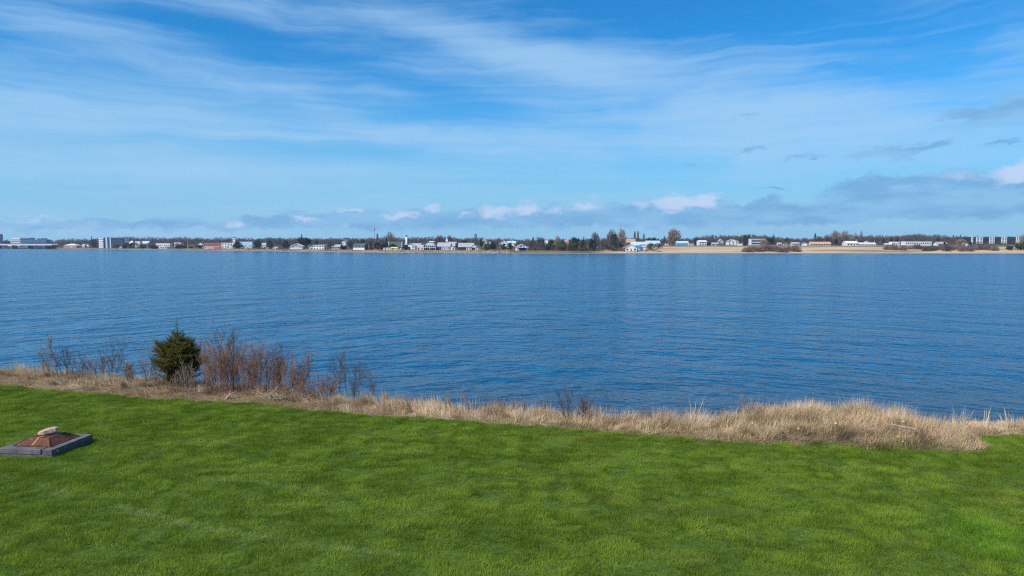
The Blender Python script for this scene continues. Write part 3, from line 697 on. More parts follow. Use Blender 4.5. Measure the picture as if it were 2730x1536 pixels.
FH = 'houses and sheds along the far shore'
HS = [ # label, p0,p1,ytop,s, kwargs
 ('pink and white low building in the trees left of the big office building', 171, 204, 650, 60, dict(wall='pink', roof='white', ridge='hip', nw=4, name='building', cat='building')),
 ('tiny white house with hip roof midway between the pink building and the big office', 220, 228, 651, 80, dict(nw=2)),
 ('small white house almost touching the left side of the dark clump by the big office', 229, 238, 650, 90, dict(ridge='y', nw=2)),
 ('grey hip roofed house on the rise right of the big office', 344, 358, 642, 180, dict(wall='grey', roof='palegrey', ridge='hip', nw=2)),
 ('white low house with pale flat roof right of the grey hip roofed house', 362, 376, 643, 160, dict(ridge='flat', nw=2)),
 ('long low house with blue-grey roof beyond dark evergreens', 372, 396, 643, 190, dict(wall='grey', roof='paleblue', nw=4)),
 ('long white flat warehouse left of the two street lamps', 417, 454, 648, 60, dict(ridge='flat', nw=7, depth=.4, name='warehouse', cat='warehouse')),
 ('small white bungalow in front of the long white warehouse', 428, 448, 656, 20, dict(ridge='hip', nw=3)),
 ('grey boxy house between the two street lamps', 466, 484, 646, 120, dict(wall='palegrey', roof='grey', ridge='flat', nw=3)),
 ('white gabled house just left of the pink motel', 528, 542, 647, 80, dict(ridge='y', nw=2)),
 ('long pink motel with red roof on the far shore', 544, 588, 648, 30, dict(wall='pink', roof='redbrown', nw=8, rows=2, depth=.35, rf=.3, name='motel', cat='motel')),
 ('long low white porch building in front of the pink motel', 547, 573, 658, 14, dict(ridge='flat', nw=6, depth=.3, name='porch_building', cat='building')),
 ('white two storey house below the white square tower', 592, 622, 647, 50, dict(nw=4, rows=2, ridge='flat', name='house')),
 ('white gable fronted house between the tower house and the dark domed tree', 606, 622, 654, 25, dict(ridge='y', nw=2)),
 ('long blue flat warehouse right of the white square tower', 640, 676, 644, 80, dict(wall='paleblue', roof='blue', ridge='flat', nw=0, win=False, depth=.4, name='warehouse', cat='warehouse')),
 ('low white building in front of the blue warehouse', 649, 673, 653, 40, dict(ridge='flat', nw=5, depth=.4, name='building', cat='building')),
 ('little white house behind the trees right of the round dark tree', 699, 710, 648, 90, dict(nw=2)),
 ('tiny white boathouse on the shore by the dark trees', 711, 716, 661, 12, dict(ridge='y', nw=1, name='shed', cat='shed', door=False)),
 ('small white cottage half hidden by the dark trees right of the white boathouse', 728, 742, 657, 25, dict(ridge='y', nw=2)),
 ('grey gabled house with white trim left of the white blue-sided house', 776, 807, 650, 22, dict(wall='grey', roof='palegrey', ridge='y', nw=3, rows=2, rf=.45)),
 ('white low annex of white boards, left beside the white blue-sided house', 824, 838, 658, 14, dict(ridge='hip', nw=1, name='shed', cat='shed')),
 ('broad white house with grey roof and shaded side, left of a bare brown tree', 836, 872, 653, 14, dict(wall='white', roof='grey', rf=.15, nw=4, rows=2, rot=-.35, depth=.6)),
 ('cream house with sloping grey roof left of the green roofed house', 884, 907, 652, 30, dict(wall='cream', roof='grey', nw=3, rf=.45)),
 ('white wing at the foot of the blue glass tower block', 912, 922, 643, 160, dict(ridge='flat', nw=2)),
 ('low white garage by the lone pole in the evergreens', 1022, 1033, 662, 14, dict(ridge='flat', nw=1, name='garage', cat='garage')),
 ('low white trailer touching the left side of the yellow shed', 1033, 1044, 662, 12, dict(ridge='flat', nw=2, name='trailer', cat='trailer', door=False)),
 ('bright yellow shed on the shore', 1043, 1059, 659, 12, dict(wall='yellow', roof='yellow', ridge='x', rf=.25, nw=2, name='shed', cat='shed')),
 ('steep dark roofed house with white eaves behind the yellow shed', 1036, 1070, 645, 50, dict(wall='white', roof='green', ridge='x', rf=.7, nw=3)),
 ('white gabled house in front of the white chimney tower', 1078, 1108, 650, 18, dict(ridge='y', nw=3, rows=2, rf=.4)),
 ('house with large slate grey roof right of the white chimney tower', 1098, 1122, 649, 40, dict(wall='white', roof='grey', rf=.65, nw=2)),
 ('slim white house left of the glass fronted house', 1121, 1130, 652, 35, dict(nw=1, ridge='flat')),
 ('long grey roofed house in front of the church', 1166, 1202, 647, 70, dict(wall='palegrey', roof='grey', rf=.6, nw=5)),
 ('low white bungalow left of centre between the glass house and the church', 1178, 1196, 659, 20, dict(nw=3, ridge='flat')),
 ('white two storey cottage below and right of the church', 1196, 1213, 656, 18, dict(nw=2, rows=2, ridge='y')),
 ('wide grey roofed house right of the church', 1196, 1217, 645, 110, dict(roof='grey', rf=.6, nw=3)),
 ('long dark house with wide grey roof below the blue water tower', 1222, 1262, 648, 40, dict(wall='black', roof='grey', rf=.55, nw=6)),
 ('white gabled dormer house at right end of the long dark house', 1258, 1270, 652, 40, dict(ridge='y', nw=1)),
 ('bright white box house in front of the long dark house', 1243, 1257, 660, 14, dict(ridge='flat', nw=2)),
 ('black shed touching the bright white box house', 1257, 1267, 660, 16, dict(wall='black', roof='black', ridge='flat', win=False, name='shed', cat='shed')),
 ('white caravan on the shore left of the green domed trees', 1267, 1278, 662, 12, dict(ridge='flat', nw=2, name='caravan', cat='caravan')),
 ('white house on the rise behind the tall dark tree right of the water tower', 1286, 1296, 639, 330, dict(nw=2)),
 ('long white building high behind the green domed trees', 1295, 1312, 645, 200, dict(nw=4, ridge='flat', name='building', cat='building')),
 ('large white house with white gables above the green bushes', 1330, 1357, 641, 140, dict(ridge='y', nw=3, rows=2, rf=.35)),
 ('pale long house behind the large white gabled house', 1352, 1376, 643, 220, dict(wall='palegrey', roof='paleblue', nw=4)),
 ('grey boathouse with broad gable and wide dark opening at the water', 1375, 1407, 651, 12, dict(wall='palegrey', roof='grey', ridge='y', rf=.45, nw=2, rows=2, rot=.15, name='boathouse', cat='boathouse', door=False, win=False)),
 ('small bright white house high between dark trees', 1452, 1461, 640, 220, dict(nw=2, ridge='flat')),
 ('cream house with salmon roof between the dark domed trees', 1505, 1516, 640, 220, dict(wall='cream', roof='rust', nw=2)),
 ('white gabled cottage on the shore right of the dark cypress', 1667, 1698, 652, 26, dict(ridge='y', nw=3, rf=.5)),
 ('dark blue garage joined to the right of the white cottage', 1696, 1708, 654, 28, dict(wall='steelblue', roof='grey', ridge='flat', nw=1, name='garage', cat='garage')),
 ('pale grey two storey house right of the dark blue garage', 1706, 1722, 650, 30, dict(wall='palegrey', roof='white', ridge='flat', nw=3, rows=3)),
 ('house with broad blue-grey roof above the white cottage', 1684, 1720, 645, 80, dict(wall='palegrey', roof='paleblue', rf=.6, nw=4)),
 ('long house with salmon pink roof high in the trees', 1670, 1694, 637, 230, dict(wall='cream', roof='rust', rf=.6, nw=4)),
 ('low house with pale blue roof and white wall', 1722, 1760, 642, 130, dict(wall='white', roof='paleblue', rf=.6, nw=4)),
 ('small white shed left of the blue metal barn', 1773, 1781, 649, 128, dict(nw=1, ridge='flat', name='shed', cat='shed')),
 ('blue metal barn at the top of the straw field', 1803, 1835, 643, 130, dict(wall='blue', roof='paleblue', rf=.45, win=False, depth=.5, name='barn', cat='barn')),
 ('white parked camper van at the top of the field', 1835, 1848, 650, 128, dict(ridge='flat', nw=3, depth=.4, name='camper_van', cat='camper')),
 ('white fronted barn at the top of the straw field', 1861, 1883, 641, 140, dict(wall='white', roof='white', rf=.25, nw=3, rows=2, name='barn', cat='barn')),
 ('long black roofed shed right of the white fronted barn', 1882, 1909, 642, 145, dict(wall='black', roof='black', rf=.5, win=False, name='shed', cat='shed')),
 ('low grey house right of the black roofed shed', 1898, 1914, 647, 132, dict(wall='grey', roof='grey', nw=3)),
 ('grey gabled house among bare trees on the hill field', 1914, 1928, 638, 220, dict(wall='grey', roof='palegrey', ridge='y', nw=2)),
 ('white two storey farmhouse with pale gable left of the dark cedars', 1940, 1968, 638, 145, dict(ridge='y', nw=3, rows=2, rf=.3)),
 ('bright white garage at the foot of the dark cedars', 1966, 1978, 649, 130, dict(ridge='flat', nw=1, win=False, name='garage', cat='garage')),
 ('modern white house with dark window bands behind the shore shrubs', 1999, 2040, 637, 150, dict(wall='palegrey', roof='white', ridge='flat', nw=1, rows=2, win=False, depth=.4)),
 ('low cream cottage first right of the shore shrubs, in bare trees', 2072, 2082, 647, 140, dict(wall='cream', roof='grey', nw=2)),
 ('low cream cottage second right of the shore shrubs, in bare trees', 2088, 2099, 647, 140, dict(wall='cream', roof='brown', nw=2, ridge='hip')),
 ('low brown and white bungalow left of the round topped white shed', 2111, 2130, 646, 140, dict(wall='cream', roof='grey', nw=4)),
 ('bright white arched shed left of the tan roofed house', 2139, 2151, 647, 126, dict(ridge='y', rf=.25, nw=1, win=False, name='shed', cat='shed')),
 ('long low house with tan orange roof', 2160, 2214, 645, 135, dict(wall='cream', roof='tan', rf=.55, nw=8, depth=.3)),
 ('white gabled barn below the big bare trees', 2255, 2287, 643, 126, dict(wall='white', roof='white', ridge='x', rf=.45, nw=4, name='barn', cat='barn')),
 ('long low white hall directly right of the white gabled barn', 2288, 2334, 647, 128, dict(roof='palegrey', nw=6, depth=.3, rf=.5, name='hall', cat='hall')),
 ('white tall gabled house rising over the long low white hall', 2305, 2316, 643, 140, dict(ridge='y', nw=1)),
 ('white house high on the hill behind the big bare trees', 2275, 2285, 636, 300, dict(ridge='y', nw=1)),
 ('cream shed left of the flat white workshop', 2360, 2376, 649, 130, dict(wall='cream', roof='palegrey', nw=2, name='shed', cat='shed')),
 ('flat white workshop right of the long low hall', 2376, 2397, 644, 130, dict(ridge='flat', nw=4, name='workshop', cat='workshop')),
 ('long white school building behind the shore scrub', 2408, 2484, 643, 132, dict(ridge='flat', nw=14, rows=1, depth=.25, name='school', cat='school')),
 ('white house with low gable right of the long white school', 2498, 2523, 645, 132, dict(rf=.5, nw=4)),
 ('white cottage half hidden by bare trees below the black apartments', 2566, 2582, 648, 118, dict(ridge='y', nw=2)),
]
for i, (lb, p0, p1, yt, s, kw) in enumerate(HS):
    kw.setdefault('group', None)
    kw.setdefault('rot', random.Random(i).uniform(-.12, .12))
    r_ = house(lb, p0, p1, yt, s, **kw); root, w, d, hw, H = r_
    if 'grey boathouse' in lb:
        MB().box(-w*.28, w*.34, -d/2-.06, -d/2+.05, .3, hw*.75).build('opening', wm('black'), root)  # black slab on the wall: the opening's inner shade put in as colour
        window(root, -w*.12, -d/2, hw+.5, 1.1, 1.2); window(root, w*.12, -d/2, hw+.5, 1.1, 1.2)
        MB().box(-w/2, w/2, -d/2-1.3, -d/2-.02, hw*.86, hw*.93).build('balcony', wm('white'), root)
    if 'modern white' in lb:
        for k, z0 in enumerate((.18, .58)): MB().box(-w/2+.4, w/2-.4, -d/2-.06, -d/2+.05, H*z0, H*(z0+.22)).build('window_band', glassm(), root)
    if 'grey gabled house with white trim' in lb:
        for sgn in (-1, 1):
            mb = MB(); mb.tube([(sgn*(w/2+.35), -d/2-.4, hw-.1), (0, -d/2-.4, H)], [.22,.22], 4); mb.build('trim', wm('white'), root)
        MB().box(-w/2-.5, w/2+.5, -d/2-2.2, -d/2-.08, 0, 1.7).build('porch', wm('white'), root)
    if 'steep dark roofed' in lb:
        for sgn in (-1, 1): MB().tube([(sgn*(w/2+.4), -d/2-.4, hw-.1), (sgn*(w/2+.4), 0, H+.15)], [.25,.25], 4).build('trim', wm('white'), root)
    if 'church' in lb and False: pass

def root_at(name, label, cat, p0, p1, s, ytop, rot=0., depth=.5):
    pc = (p0+p1)/2; q = far(pc, s); w = (p1-p0)*q[1]/F; H = PY(pc, ytop, q[1])[2]-q[2]+.2
    return empty(name, (q[0], q[1]+w*depth/2, q[2]-.2), rot, label, cat), w, w*depth, H
# green roofed lodge
r0, w, d, H = root_at('lodge', 'white lodge with dark green roof and a long row of windows on the shore', 'lodge', 940, 980, 14, 649, -.3)
w *= .85
MB().box(-w/2, w/2, -d/2, d/2, 0, H*.60).build('wall', wm('white'), r0)
MB().prism([(-d/2-.5,H*.60),(d/2+.5,H*.60),(d*.12,H),(-d*.12,H)], -w/2-.3, w/2+.3, 'x').build('roof', wm('green'), r0)
for k in range(8): window(r0, -w/2+w*(k+.5)/8, -d/2, H*.43, w/8*.72, H*.20)
MB().box(w/2+.01, w/2+.12, -d/2, d/2, 0, H*.6).build('gable_cladding', wm('green'), r0)
# glass fronted house
r0, w, d, H = root_at('glass_house', 'large house with steep glazed gable front on the shore', 'house', 1126, 1166, 16, 646, .0, .8)
gw = w*.82
MB().prism([(-gw/2,0),(gw/2,0),(gw/2,H*.5),(gw*.22,H),(-gw*.22,H),(-gw/2,H*.5)], -d/2, d/2, 'y').build('wall', wm('palegrey'), r0)
MB().prism([(-gw/2-.4,H*.48),(-gw/2-.4,H*.52),(-gw*.22,H+.15),(gw*.22,H+.15),(gw/2+.4,H*.52),(gw/2+.4,H*.48),(gw*.22,H+.02),(-gw*.22,H+.02)], -d/2-.4, d/2+.4, 'y').build('roof', wm('grey'), r0)
for rr in range(2):
    for k in range(6): window(r0, -gw/2+gw*(k+.5)/6, -d/2, H*(.17+.31*rr), gw/6*.78, H*.24)
MB().box(-gw/2-.2, gw/2+.2, -d/2-1.6, -d/2-.07, H*.31, H*.34).build('balcony', wm('white'), r0)
for k in (-1, 0, 1): MB().box(k*gw/2-.12, k*gw/2+.12, -d/2-1.62, -d/2-1.4, 0, H*.5).build('post', wm('white'), r0)
MB().box(-gw*.1, gw*.34, -d*.2, d*.2, H+.16, H+1.0).build('cupola', wm('white'), r0)
MB().box(gw/2+.02, gw/2+w*.5, -d*.3, d/2, 0, H*.46).build('wing', wm('navy'), r0)
# white square tower, white chimney tower
r0, w, d, H = root_at('tower', 'white square tower left of the blue warehouse', 'tower', 622, 628, 60, 633, 0, 1.)
MB().box(-w/2, w/2, -d/2, d/2, 0, H-.5).build('wall', wm('white'), r0); MB().prism([(-w/2-.1,H-.5),(w/2+.1,H-.5),(w*.3,H+.4),(-w*.3,H+.4)], -d/2-.1, d/2+.1, 'y').build('roof', wm('brown'), r0)
window(r0, 0, -d/2, H*.82, 1., 1.1); window(r0, 0, -d/2, H*.6, 1., 1.1)
r0, w, d, H = root_at('chimney_tower', 'tall slim white chimney tower with dark cap', 'tower', 1081.5, 1086.5, 45, 630, 0, 1.)
MB().lathe([(w*.62,0),(w*.56,H*.4),(w*.48,H-.6)], 16).build('shaft', wm('white'), r0, True); MB().lathe([(w*.3,H-.6),(w*.42,H-.2),(w*.42,H+.6),(w*.25,H+1.2)], 12).build('cap', wm('navy'), r0)
MB().box(-w*1.0, -w*.3, -w*.4, w*.4, 0, H*.45).build('buttress', wm('white'), r0)
# church
r0, w, d, H = root_at('church', 'white church with slender spire', 'church', 1184, 1199, 190, 633, 0, 1.3)
hb = H*.42
MB().prism([(-w/2,0),(w/2,0),(w/2,hb*.6),(0,hb),(-w/2,hb*.6)], -d/2, d/2, 'y').build('nave', wm('white'), r0)
MB().prism([(-w/2-.3,hb*.58),(-w/2-.3,hb*.63),(0,hb+.2),(w/2+.3,hb*.63),(w/2+.3,hb*.58),(0,hb+.02)], -d/2-.2, d/2+.2, 'y').build('roof', wm('grey'), r0)
MB().box(-w*.2, w*.2, -d/2-w*.2, -d/2+w*.2, 0, H*.62).build('belfry', wm('white'), r0)
mb = MB(); mb.add([(-w*.2,-d/2-w*.2,H*.62),(w*.2,-d/2-w*.2,H*.62),(w*.2,-d/2+w*.2,H*.62),(-w*.2,-d/2+w*.2,H*.62),(0,-d/2,H)], [(3,2,1,0),(0,1,4),(1,2,4),(2,3,4),(3,0,4)]); mb.build('spire', wm('white'), r0)
window(r0, 0, -d/2-w*.2, H*.5, 1., 1.6)
# blue water tower
r0, w, d, H = root_at('water_tower', 'blue cylindrical water tower on the skyline', 'water tower', 1264, 1271, 900, 623, 0, 1.)
MB().lathe([(w*.5,0),(w*.5,H*.93),(w*.46,H*.97),(w*.2,H)], 24).build('tank', simple('tank_blue', (.07,.25,.46), .5, .1), r0, True)
MB().lathe([(w*.53,H*.90),(w*.53,H*.93)], 24).build('rim', wm('navy'), r0)
# blue glass block with white
r0, w, d, H = root_at('tower_block', 'blue glass block rising behind bare trees left of the mast', 'building', 919, 929, 170, 634, -.2, .9)
MB().box(-w/2, w/2, -d/2, d/2, 0, H-.6).build('wall', wm('blue'), r0); MB().box(-w/2-.3, w/2+.3, -d/2-.3, d/2+.3, H-.6, H).build('roof', wm('navy'), r0)
for k in range(3): MB().box(-w/2+.2, w/2-.2, -d/2-.06, -d/2+.05, H*(.45+.17*k), H*(.55+.17*k)).build('window_band', glassm(), r0)
# mast
def mast(label, px, s, ytop, r=.35, head=True, name='mast', cat='mast'):
    q = far(px, s); H = PY(px, ytop, q[1])[2]-q[2]; r0 = empty(name, (q[0], q[1], q[2]-.2), 0, label, cat)
    MB().tube([(0,0,0),(0,0,H*.5),(0,0,H)], [r, r*.8, r*.6], 8).build('pole', wm('grey'), r0)
    if head: MB().lathe([(r*1.2,H*.86),(r*2.6,H*.88),(r*2.6,H*.99),(r*1.2,H+.4)], 10).build('antenna', wm('grey'), r0)
mast('tall thin telecom mast with a fat head on the skyline', 999, 420, 608, .55)
mast('thin antenna mast behind the large white gabled house', 1346, 400, 625, .35, False)
mast('pale lamp post left of the grey boxy house', 459, 15, 646, .25, False, 'lamp_post', 'lamp post')
mast('taller pale lamp post right of the grey boxy house', 502, 15, 642, .25, False, 'lamp_post', 'lamp post')
mast('utility pole among the evergreens by the yellow shed', 1036, 14, 645, .16, False, 'utility_pole', 'pole')
mast('utility pole left of the white gabled barn', 2246, 120, 641, .22, False, 'utility_pole', 'pole')
mast('utility pole right of the long low white hall', 2329, 150, 640, .22, False, 'utility_pole', 'pole')
mast('utility pole at the foot of the brown bare trees left of the cypress', 1602, 20, 652, .14, False, 'utility_pole', 'pole')
# big office building
r0, w, d, H = root_at('office_building', 'large modern office with white banded rounded end and dark blue glass wall', 'office building', 262, 334, 50, 633, 0, .3)
def arc(x0, x1, y, dep, n=8):
    pts = []
    for i in range(n+1):
        t = i/n; pts.append((x0+(x1-x0)*t, y+dep*(1-math.sin(t*math.pi/2))))
    return pts
xa, xb = -w*.5, -w*.27
poly = arc(xa, xb, -d/2, d*.35)+[(xb, d/2), (xa, d/2)]
def zp(mb, poly, z0, z1):
    n = len(poly); return mb.add([(x, y, z0) for x, y in poly]+[(x, y, z1) for x, y in poly], [tuple(range(n))[::-1], tuple(range(n, 2*n))]+[(i, (i+1) % n, (i+1) % n+n, i+n) for i in range(n)])
zp(MB(), poly, 0, H*.94).build('round_wing', wm('steelblue'), r0)
po = [(x-.3 if i < 9 else x, y-.3 if i < 9 else y) for i, (x, y) in enumerate(poly)]
for k in range(5):
    z0 = H*(.06+.19*k); zp(MB(), po, z0, z0+H*(.115 if k < 4 else .08)).build('white_band', wm('white'), r0)
MB().box(-w*.27, -w*.185, -d*.42, d/2, 0, H).build('glass_core', wm('navy'), r0)
MB().box(-w*.185, -w*.13, -d*.55, d/2, 0, H*1.01).build('white_shaft', wm('white'), r0)
for k in range(5): window(r0, -w*.157, -d*.55, H*(.12+.19*k), w*.02, H*.07)
MB().box(-w*.13, -w*.02, -d*.42, d/2, 0, H*.98).build('glass_link', wm('steelblue'), r0)
MB().box(-w*.02, .002*w, -d*.5, d/2, 0, H*.97).build('white_fin', wm('white'), r0)
MB().box(.002*w, w*.455, -d*.45, d/2, 0, H*.98).build('glass_wall', wm('navy'), r0)
for k in range(4):
    MB().box(.004*w, w*.452, -d*.45-.25, -d*.45-.02, H*(.12+.22*k), H*(.27+.22*k)).build('window_band', glassm(), r0)
MB().box(w*.455, w*.5, -d*.3, d/2, H*.5, H*.92).build('end_bay', wm('white'), r0)
MB().box(w*.01, w*.46, -d*.47, d/2, H*.98, H*1.0).build('roof', wm('palegrey'), r0)
# hotel + blue glass complex + edge tower at left
r0, w, d, H = root_at('hotel', 'pale grey multi storey hotel left of the blue glass offices', 'hotel', 31, 57, 240, 634, 0, .5)
MB().box(-w/2, w/2, -d/2, d/2, 0, H*.92).build('wall', wm('palegrey'), r0); MB().box(-w*.35, w*.4, -d*.3, d*.3, H*.92, H).build('penthouse', wm('palegrey'), r0)
for k in range(4):
    MB().box(-w/2+.5, w/2-.5, -d/2-.1, -d/2+.05, H*(.16+.19*k), H*(.22+.19*k)).build('window_band', glassm(), r0)
r0, w, d, H = root_at('office_building', 'blue glass office complex of stepped blocks near the left edge', 'office building', 57, 126, 260, 634, 0, .3)
for x0, x1, h in ((-.5,-.13,1.),( -.13,.15,.80),(.15,.35,.94),(.35,.5,.80)):
    bo = MB().box(x0*w+.05, x1*w-.05, -d/2, d/2, 0, H*h).build('block', wm('steelblue'), r0)
    for k in range(3): MB().box(x0*w+.6, x1*w-.6, -d/2-.12, -d/2-.02, H*h*(.35+.2*k), H*h*(.47+.2*k)).build('window_band', glassm(), bo)
r0, w, d, H = root_at('tower_block', 'dark tower block cut by the left edge of the photo', 'tower block', -12, 1.5, 300, 624, 0, 1.)
MB().box(-w/2, w/2, -d/2, d/2, 0, H-.8).build('wall', wm('steelblue'), r0); MB().box(-w/2+.5, w/2-.5, -d/2+.5, d/2-.5, H-.8, H).build('roof', wm('navy'), r0)
for k in range(6): MB().box(-w/2+.4, w/2-.4, -d/2-.1, -d/2+.05, H*(.1+.14*k), H*(.18+.14*k)).build('window_band', glassm(), r0)
# road bridge at far left
q0 = far(-160, 15); q1 = far(158, 15); L = math.hypot(q1[0]-q0[0], q1[1]-q0[1]); an = math.atan2(q1[1]-q0[1], q1[0]-q0[0])
zt = PY(0, 651, q0[1])[2]
br = empty('bridge', ((q0[0]+q1[0])/2, (q0[1]+q1[1])/2-8, SEA), an, 'long low grey concrete bridge at the left end of the far shore', 'bridge')
MB().box(-L/2, L/2, -5, 5, zt-SEA-2.0, zt-SEA-.6).build('deck', wm('palegrey'), br); 
for sy in (-1, 1): MB().box(-L/2, L/2, sy*4.9-.15, sy*4.9+.15, zt-SEA-.598, zt-SEA+.4).build('parapet', wm('grey'), br)
for k in range(8): MB().box(-L/2+L*(k+.5)/8-1, -L/2+L*(k+.5)/8+1, -4, 4, -1., zt-SEA-2.0).build('pier', wm('brown'), br)
house('white box shed standing under the long bridge', 84, 92, 655, 2, wall='white', roof='white', ridge='flat', nw=1, name='shed', cat='shed')
house('low blue-grey building beside the white box shed under the bridge', 93, 114, 653, 4, wall='paleblue', roof='grey', ridge='flat', nw=4, depth=.4, name='building', cat='building')
house('long white roofed boathouse at the left end of the bridge', 12, 39, 651, 0, wall='white', roof='white', ridge='flat', nw=5, depth=.3, name='boathouse', cat='boathouse')
house('small grey stone hut on the shore below the big office building', 320, 326, 656, 12, wall='cream', roof='grey', ridge='y', nw=1, name='hut', cat='hut')
# black apartments with white bays
def apartments():
    p0, p1 = 2571, 2735; q = far((p0+p1)/2, 215); w = (p1-p0)*q[1]/F; H = PY(2650, 631, q[1])[2]-q[2]; d = 14
    r0 = empty('apartment_building', (q[0], q[1]+d/2, q[2]-.2), 0, 'long black apartment building with white window bays at the right edge', 'apartment building')
    MB().box(-w/2, w/2, -d/2, d/2, 0, H-.3).build('wall', wm('black'), r0); MB().box(-w/2+.2, w/2-.2, -d/2+.2, d/2-.2, H-.3, H).build('roof', wm('grey'), r0)
    def X(px): return (px-(p0+p1)/2)*q[1]/F
    for a, b_, nx in ((2586,2590,1),(2599,2616,2),(2634,2647,2),(2666,2680,2),(2705,2715,2)):
        bay = MB().box(X(a), X(b_), -d/2-.8, -d/2-.01, 1.2, H-.6).build('white_bay', wm('white'), r0); ww_ = X(b_)-X(a)
        for r_ in range(4):
            for k in range(nx):
                if nx == 1 and r_ % 2: continue
                xx = X(a)+ww_*(k+.5)/nx; MB().box(xx-ww_/nx*.27, xx+ww_/nx*.27, -d/2-.86, -d/2-.79, 1.8+(H-2.4)*r_/4, 1.8+(H-2.4)*(r_+.62)/4).build('window', glassm(), bay)
    for r_ in range(4): MB().box(-w/2+.5, w/2-.5, -d/2-.06, -d/2+.03, 1.5+(H-2.)*r_/4, 1.5+(H-2.)*(r_+.45)/4).build('window_band', glassm(), r0)
    MB().box(X(2690)-1, X(2690)+1, -2, 2, H, H+1.6).build('stair_head', wm('grey'), r0)
apartments()

# ------------------------------------------------------------------ far trees
def slivers(C, D, L, w):
    n = len(C); s = np.cross(D, rng.normal(0, 1, (n, 3))); s /= np.linalg.norm(s, axis=1)[:, None]+1e-9; s *= w[:, None]
    return np.stack([C-s, C+s, C+D*L[:, None]], 1)
def unit(v): return v/(np.linalg.norm(v, axis=1)[:, None]+1e-9)
def crown(kind, W, H, n):
    """triangles of a crown with base at z=0, height H, width W"""
    if kind == 'bare':
        u = unit(rng.normal(0, 1, (n, 3))); r = rng.random(n)**.45
        C = u*r[:, None]*np.array([W/2*.9, W/2*.9, H*.48])+np.array([0, 0, H*.50])
        lump = fbm(C[:, 0]/W*5+9, C[:, 2]/W*5, int(rng.integers(99)), 2); k = lump > .36; C = C[k]; n = len(C)
        D = unit(C-np.array([0, 0, H*.15])+rng.normal(0, .25*W, (n, 3))*.6+np.array([0, 0, .25*H]))
        return slivers(C, D, (.10+.12*rng.random(n))*H, (.008+.010*rng.random(n))*W+.03)
    if kind == 'shrub':
        u = unit(rng.normal(0, 1, (n, 3))); r = rng.random(n)**.5; C = u*r[:, None]*np.array([W/2, W/2, H*.75])
        C[:, 2] = np.abs(C[:, 2]); D = unit(C*np.array([.8, .8, 1])+np.array([0, 0, .5*H])+rng.normal(0, .2*W, (n, 3)))
        return slivers(C, D, (.12+.14*rng.random(n))*H, (.010+.012*rng.random(n))*W+.03)
    if kind == 'dome':
        nc = 26; cc = unit(rng.normal(0, 1, (nc, 3)))*(.45+.5*rng.random((nc, 1)))*np.array([W/2*.85, W/2*.85, H*.46])+np.array([0, 0, H*.5])
        C = cc[rng.integers(nc, size=n)]+rng.normal(0, .075, (n, 3))*np.array([W, W, H*.8])
        C[:, 2] = np.maximum(C[:, 2], .02*H); D = unit(rng.normal(0, 1, (n, 3))); return slivers(C, D, (.06+.06*rng.random(n))*W, (.018+.016*rng.random(n))*W)
    if kind == 'conifer':
        t = rng.random(n)**1.35; a = rng.random(n)*6.283; r = (1-t)*W/2*(.72+.36*np.sin(t*34))*np.sqrt(.2+.8*rng.random(n))
        C = np.stack([r*np.cos(a), r*np.sin(a), .04*H+t*H*.94], 1); D = unit(np.stack([np.cos(a), np.sin(a), -.25+.5*rng.random(n)], 1)+rng.normal(0, .3, (n, 3)))
        return slivers(C, D, (.06+.10*rng.random(n))*W+.2, .02*W*(1+rng.random(n))+.05)
    if kind == 'column':
        t = rng.random(n); a = rng.random(n)*6.283; r = W/2*np.sin(np.clip(t*.93+.05, 0, 1)*math.pi)**.45*np.sqrt(rng.random(n))
        C = np.stack([r*np.cos(a), r*np.sin(a), t*H*.97], 1); D = unit(rng.normal(0, .5, (n, 3))+np.array([0, 0, 1.])); return slivers(C, D, (.04+.04*rng.random(n))*H, .03*W*(1+rng.random(n)))
    if kind == 'poplar':
        t = .15+.85*rng.random(n); a = rng.random(n)*6.283; r = W/2*np.sin(np.clip(t, 0, 1)*math.pi)**.6*np.sqrt(rng.random(n))
        C = np.stack([r*np.cos(a), r*np.sin(a), t*H*.95], 1); D = unit(np.stack([.25*np.cos(a), .25*np.sin(a), np.ones(n)], 1)); return slivers(C, D, (.05+.06*rng.random(n))*H, .012*W*(1+rng.random(n))+.03)
TC = {'scrub': ((.13,.095,.083),(.26,.19,.16)), 'brown': ((.075,.055,.053),(.16,.115,.105)), 'pale': ((.20,.145,.115),(.34,.26,.21)), 'dark': ((.014,.022,.018),(.045,.06,.035)), 'green': ((.035,.05,.018),(.11,.12,.05)), 'redb': ((.10,.03,.03),(.19,.07,.06)), 'grey': ((.085,.07,.078),(.155,.13,.14))}
def tm(k): return plant('far_foliage_'+k, *TC[k], scale=.25, trans=.12, attr='rnd')
